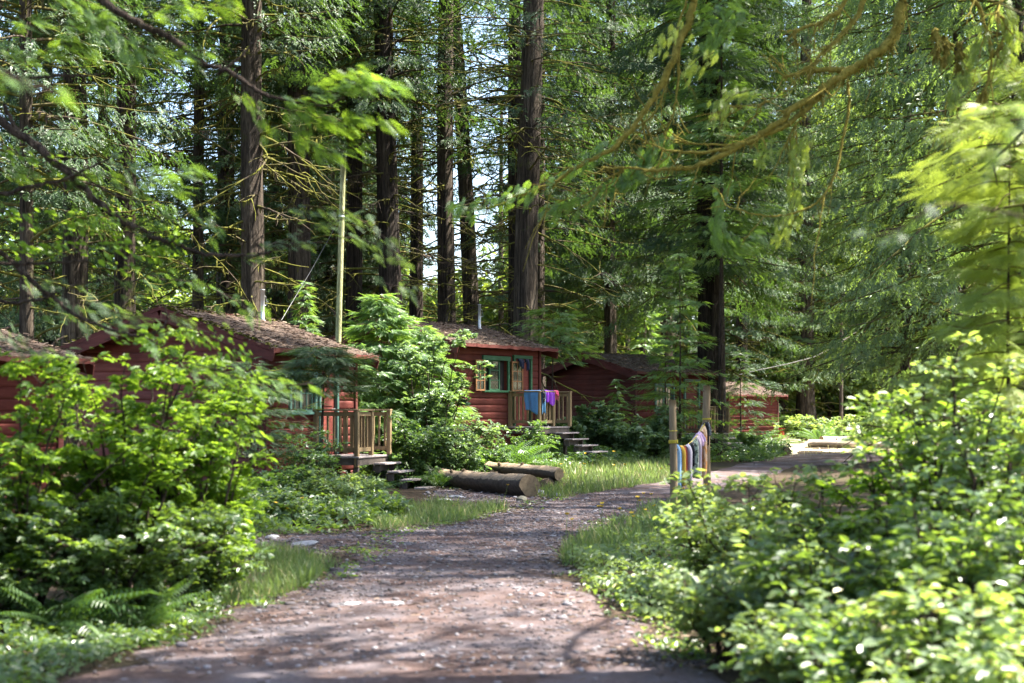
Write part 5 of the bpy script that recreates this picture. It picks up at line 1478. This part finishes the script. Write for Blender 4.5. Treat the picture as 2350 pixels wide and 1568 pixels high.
    tw = [
        (PP(D, (1850, 320), (1830, 350), (1835, 420), (1815, 490), (1790, 540)), 46, .13, L_HEMLY),
        (PP(D, (1780, 335), (1755, 350), (1745, 372)), 12, .10, L_HEMLY),
        (PP(D, (1740, 205), (1690, 215), (1660, 240), (1650, 290)), 26, .11, L_HEMLY),
        (PP(D, (1560, 60), (1530, 90), (1505, 110)), 10, .12, L_HEMLY), (PP(D, (1640, 120), (1600, 140), (1580, 160)), 14, .12, L_HEMLY),
        (PP(D2, (1400, 330), (1310, 390), (1200, 440), (1120, 462), (1045, 482)), 46, .15, None),
        (PP(D2, (1500, 340), (1450, 400), (1380, 440), (1260, 480)), 60, .16, None),
        (PP(D2, (1540, 300), (1500, 380), (1440, 420)), 24, .15, None),
        (PP(D2, (1660, 430), (1640, 520), (1680, 560), (1740, 540)), 44, .17, None),
        (PP(D2, (1700, 30), (1660, 50), (1640, 110)), 24, .15, None), (PP(D2, (1600, 60), (1640, 20), (1700, 20)), 18, .15, None),
        (PP(D3, (2260, 60), (2210, 160), (2190, 230)), 30, .14, L_HEMLY), (PP(D3, (2300, 20), (2330, 80), (2300, 140)), 30, .14, L_HEMLY),
        (PP(D3, (2200, 330), (2180, 380), (2160, 420)), 14, .12, L_HEMLY),
    ]
    la = MB()
    for k, (pp, n, sz, mt) in enumerate(tw):
        p = smooth(rel(np.array(pp)), len(pp) * 6)
        la.tube(p, .004, 4, 2, False)
        sprays(la, p, n * 3, CEDAR2, sz * .95, 60 + k, 0.0, 1.0, .5, .9, .05, .6, 1 if mt else 0)
    # high crown above the view
    rng = np.random.default_rng(5)
    for k in range(11):
        a = rng.uniform(0, 6.28); z = rng.uniform(9.8, 13.5); L = rng.uniform(1.5, 3.8)
        p = branch_curve(rng, z, a, L, .2, .3, 8)
        la.tube(p, np.linspace(.035, .006, 8), 5, 2, False)
        sprays(la, p, 26, CEDAR, .42, 100 + k, .2, 1, .4, .9, .12)
    la.build("crown", [L_HEML, L_HEMLY, TWIG], t)
over_right()

def over_left():
    base = np.array((-6.6, 11.6, float(gh(-6.6, 11.6))))
    t = empty("overhanging_tree", tuple(base), "dark arching boughs with bright sprays reaching in over the mossy cabin", "tree", "trees leaning over the path")
    put("trunk", trunk_mesh(.28, 11, 92, BARKD, .4, .08), t)
    rel = lambda p: np.array(p) - base
    m = MB(); D = 11.6; r0 = base + (0, 0, 6.0); r1 = base + (0, 0, 4.2)
    A_ = limb(m, rel([r0, (-4.6, 11.7, 6.0)] + PP(D, (60, -120), (160, -60), (245, 2), (330, 48), (395, 85), (460, 135), (520, 172), (575, 207), (640, 232), (720, 246), (790, 225))), .045, .007, seed=41)
    B_ = limb(m, rel([r1 + (0, 0, .6), (-5.2, 11.5, 4.6)] + PP(D, (-60, 240), (20, 305), (80, 350), (150, 405), (220, 465), (300, 525), (375, 563), (450, 590), (530, 602), (600, 597), (660, 572), (715, 535))), .042, .006, seed=42)
    C_ = limb(m, rel([r1, (-5.4, 11.5, 3.9)] + PP(D, (-40, 445), (60, 435), (140, 418), (205, 393), (255, 365), (300, 340))), .024, .006, seed=43, strands=60, sl=.05)
    D_ = limb(m, rel([r1, (-5.5, 11.5, 3.4)] + PP(D, (-50, 600), (60, 606), (140, 606), (205, 602))), .020, .010, seed=44)
    E_ = limb(m, rel([r1, (-5.4, 11.5, 3.0)] + PP(D, (-30, 685), (60, 690), (120, 682), (160, 662), (178, 645))), .020, .006, seed=45)
    F_ = limb(m, rel([r1, (-5.2, 11.6, 3.7)] + PP(D, (-40, 560), (60, 640), (130, 700), (200, 745), (300, 775), (360, 770), (385, 735), (375, 700))), .024, .006, seed=46)
    G_ = limb(m, rel([r0, (-5.2, 11.6, 5.0)] + PP(D, (-60, 180), (60, 178), (150, 176), (240, 170))), .022, .008, seed=47)
    H_ = limb(m, rel(PP(D, (500, 172), (560, 120), (600, 70), (640, 40))), .012, .004, seed=48)
    J_ = limb(m, rel(PP(D, (10, 240), (40, 300), (110, 360), (200, 410), (290, 460), (380, 465))), .018, .005, seed=49)
    m.build("limbs", TWIG, t)
    la = MB(); k = 0
    tw = [  # (points, count, size, template, material index)
        (PP(D, (650, 232), (740, 215), (830, 190), (915, 195)), 46, .17, HEML2, 0), (PP(D, (690, 250), (760, 280), (830, 270), (905, 280)), 46, .17, HEML2, 1),
        (PP(D, (660, 250), (700, 320), (760, 350), (830, 330)), 44, .16, HEML2, 1), (PP(D, (700, 240), (740, 180), (800, 165), (860, 180)), 30, .15, HEML2, 0),
        (PP(D, (120, -20), (200, 20), (270, 90), (300, 130)), 46, .17, HEML2, 0), (PP(D, (330, 40), (400, 10), (460, 20), (520, 10)), 36, .16, HEML2, 0),
        (PP(D, (250, 60), (330, 110), (400, 120), (470, 115)), 30, .15, HEML2, 0), (PP(D, (0, 110), (80, 130), (150, 100), (200, 110)), 40, .17, HEML2, 0),
        (PP(D, (20, 60), (100, 40), (170, 60), (230, 30)), 36, .17, HEML2, 0), (PP(D, (560, 215), (590, 260), (610, 300)), 14, .14, HEML2, 1),
        (PP(D, (300, 525), (360, 500), (430, 490), (500, 520)), 24, .13, HEML2, 0), (PP(D, (150, 410), (230, 400), (330, 430), (400, 430)), 34, .15, HEML2, 0),
        (PP(D, (250, 350), (350, 400), (420, 390), (470, 400)), 26, .15, HEML2, 0), (PP(D, (0, 380), (60, 400), (120, 390)), 22, .13, HEML2, 0),
        (PP(D, (560, 600), (640, 560), (730, 520), (800, 500)), 22, .14, HEML2, 2), (PP(D, (600, 560), (700, 560), (800, 545), (860, 560), (930, 590)), 24, .14, HEML2, 2),
        (PP(D, (640, 480), (730, 475), (820, 500), (900, 560)), 20, .14, HEML2, 2), (PP(D, (850, 640), (900, 655), (945, 665)), 8, .12, HEML2, 2),
        (PP(D, (60, 640), (160, 655), (260, 640), (330, 665)), 18, .12, HEML2, 2),
    ]
    for pp, n, sz, T, mt in tw:
        mt = 1 if mt == 0 and k % 2 else mt  # alternate sprays take the brighter leaf colour to look backlit
        p = smooth(rel(pp), len(pp) * 6); la.tube(p, .004, 4, 4, False)
        sprays(la, p, int(n * 1.7), T, sz, 200 + k, 0, 1, .35, .8, .035, .4, mt); k += 1
    tw2 = [((90, 720), (190, 730), (300, 760), (380, 800)), ((180, 690), (280, 720), (400, 740), (500, 770)), ((420, 830), (500, 850), (580, 880), (650, 905)), ((60, 640), (130, 690), (220, 700)), ((560, 880), (640, 885), (720, 880)), ((0, 760), (60, 790), (150, 800)), ((350, 640), (450, 650), (540, 690), (600, 740))]
    for pp in tw2:
        p = smooth(rel(PP(D + .3, *pp)), 24); la.tube(p, .005, 4, 4, False)
        sprays(la, p, 34, HEML2, .15, 500 + k, 0, 1, .4, .9, .05, .4, 0 if k % 2 else 2); k += 1
    rng = np.random.default_rng(8)
    lw = [  # broad leaves
        (PP(D, (0, 480), (80, 510), (160, 500), (220, 520)), 80), (PP(D, (100, 590), (200, 570), (290, 560), (380, 580)), 110), (PP(D, (0, 560), (60, 570), (140, 560)), 70),
        (PP(D, (240, 600), (320, 610), (390, 560), (400, 540)), 70), (PP(D, (140, 520), (220, 490), (280, 500)), 50), (PP(D, (0, 330), (60, 360), (150, 350)), 40),
        (PP(D, (240, 780), (330, 770), (430, 760), (520, 790), (590, 830)), 60), (PP(D, (430, 760), (500, 800), (590, 870)), 40), (PP(D, (480, 960), (540, 980), (600, 1010)), 30), (PP(D, (500, 960), (560, 1010), (590, 1050)), 22),
    ]
    for pp, n in lw:
        p = smooth(rel(pp), len(pp) * 6); la.tube(p, .0035, 4, 4, False)
        sprays(la, p, n, OVAL, .07, 300 + k, 0, 1, .25, .9, .05, .5, 3); k += 1
    for q in range(12):
        a = rng.uniform(0, 6.28); z = rng.uniform(8.8, 12.5); L = rng.uniform(1.5, 4.0)
        p = branch_curve(rng, z, a, L, .2, .3, 8)
        la.tube(p, np.linspace(.035, .006, 8), 5, 4, False)
        sprays(la, p, 24, CEDAR, .42, 400 + q, .2, 1, .4, .9, .12)
    la.build("crown", [L_HEML, L_BRIGHT, L_CEDARLIT, L_BRIGHT, TWIG], t)
over_left()

# near out-of-focus sprig at the picture edge
def near_sprig(pts, label, seed, leaf, n=16, sz=.10):
    pts = [np.asarray(p, float) for p in pts]; b = pts[0]
    t = empty("conifer_sprig", tuple(b), label, "twig", "sprigs close to the lens")
    p = smooth([q - b for q in pts], 24); m = MB(); m.tube(p, np.linspace(.007, .002, 24), 5, 0, False); m.build("twig", TWIG, t)
    l = MB(); sprays(l, p, n, HEML2, sz, seed, .1, 1, .3, .8, .01); l.build("needles", leaf, t)
near_sprig([(-1.72, 4.2, 2.62), P(-40, 165, 4.2), P(60, 190, 4.2), P(140, 215, 4.2)], "soft blurred green sprig close to the lens, high at the picture edge", 801, L_HEML, 14, .09)
near_sprig([(1.75, 4.6, 2.5), P(2360, 270, 4.6), P(2300, 330, 4.6), P(2255, 400, 4.6)], "soft blurred pale sprig hanging before the yellow hemlock", 802, L_HEML, 14, .09)
near_sprig([(2.3, 5.2, 2.35), P(2200, 470, 5.2), P(2080, 520, 5.2), P(1990, 545, 5.2)], "soft blurred grey green sprig above the thicket", 803, L_CEDAR, 14, .10)

print("objects", len(bpy.data.objects), "polys", sum(len(m.polygons) for m in bpy.data.meshes))
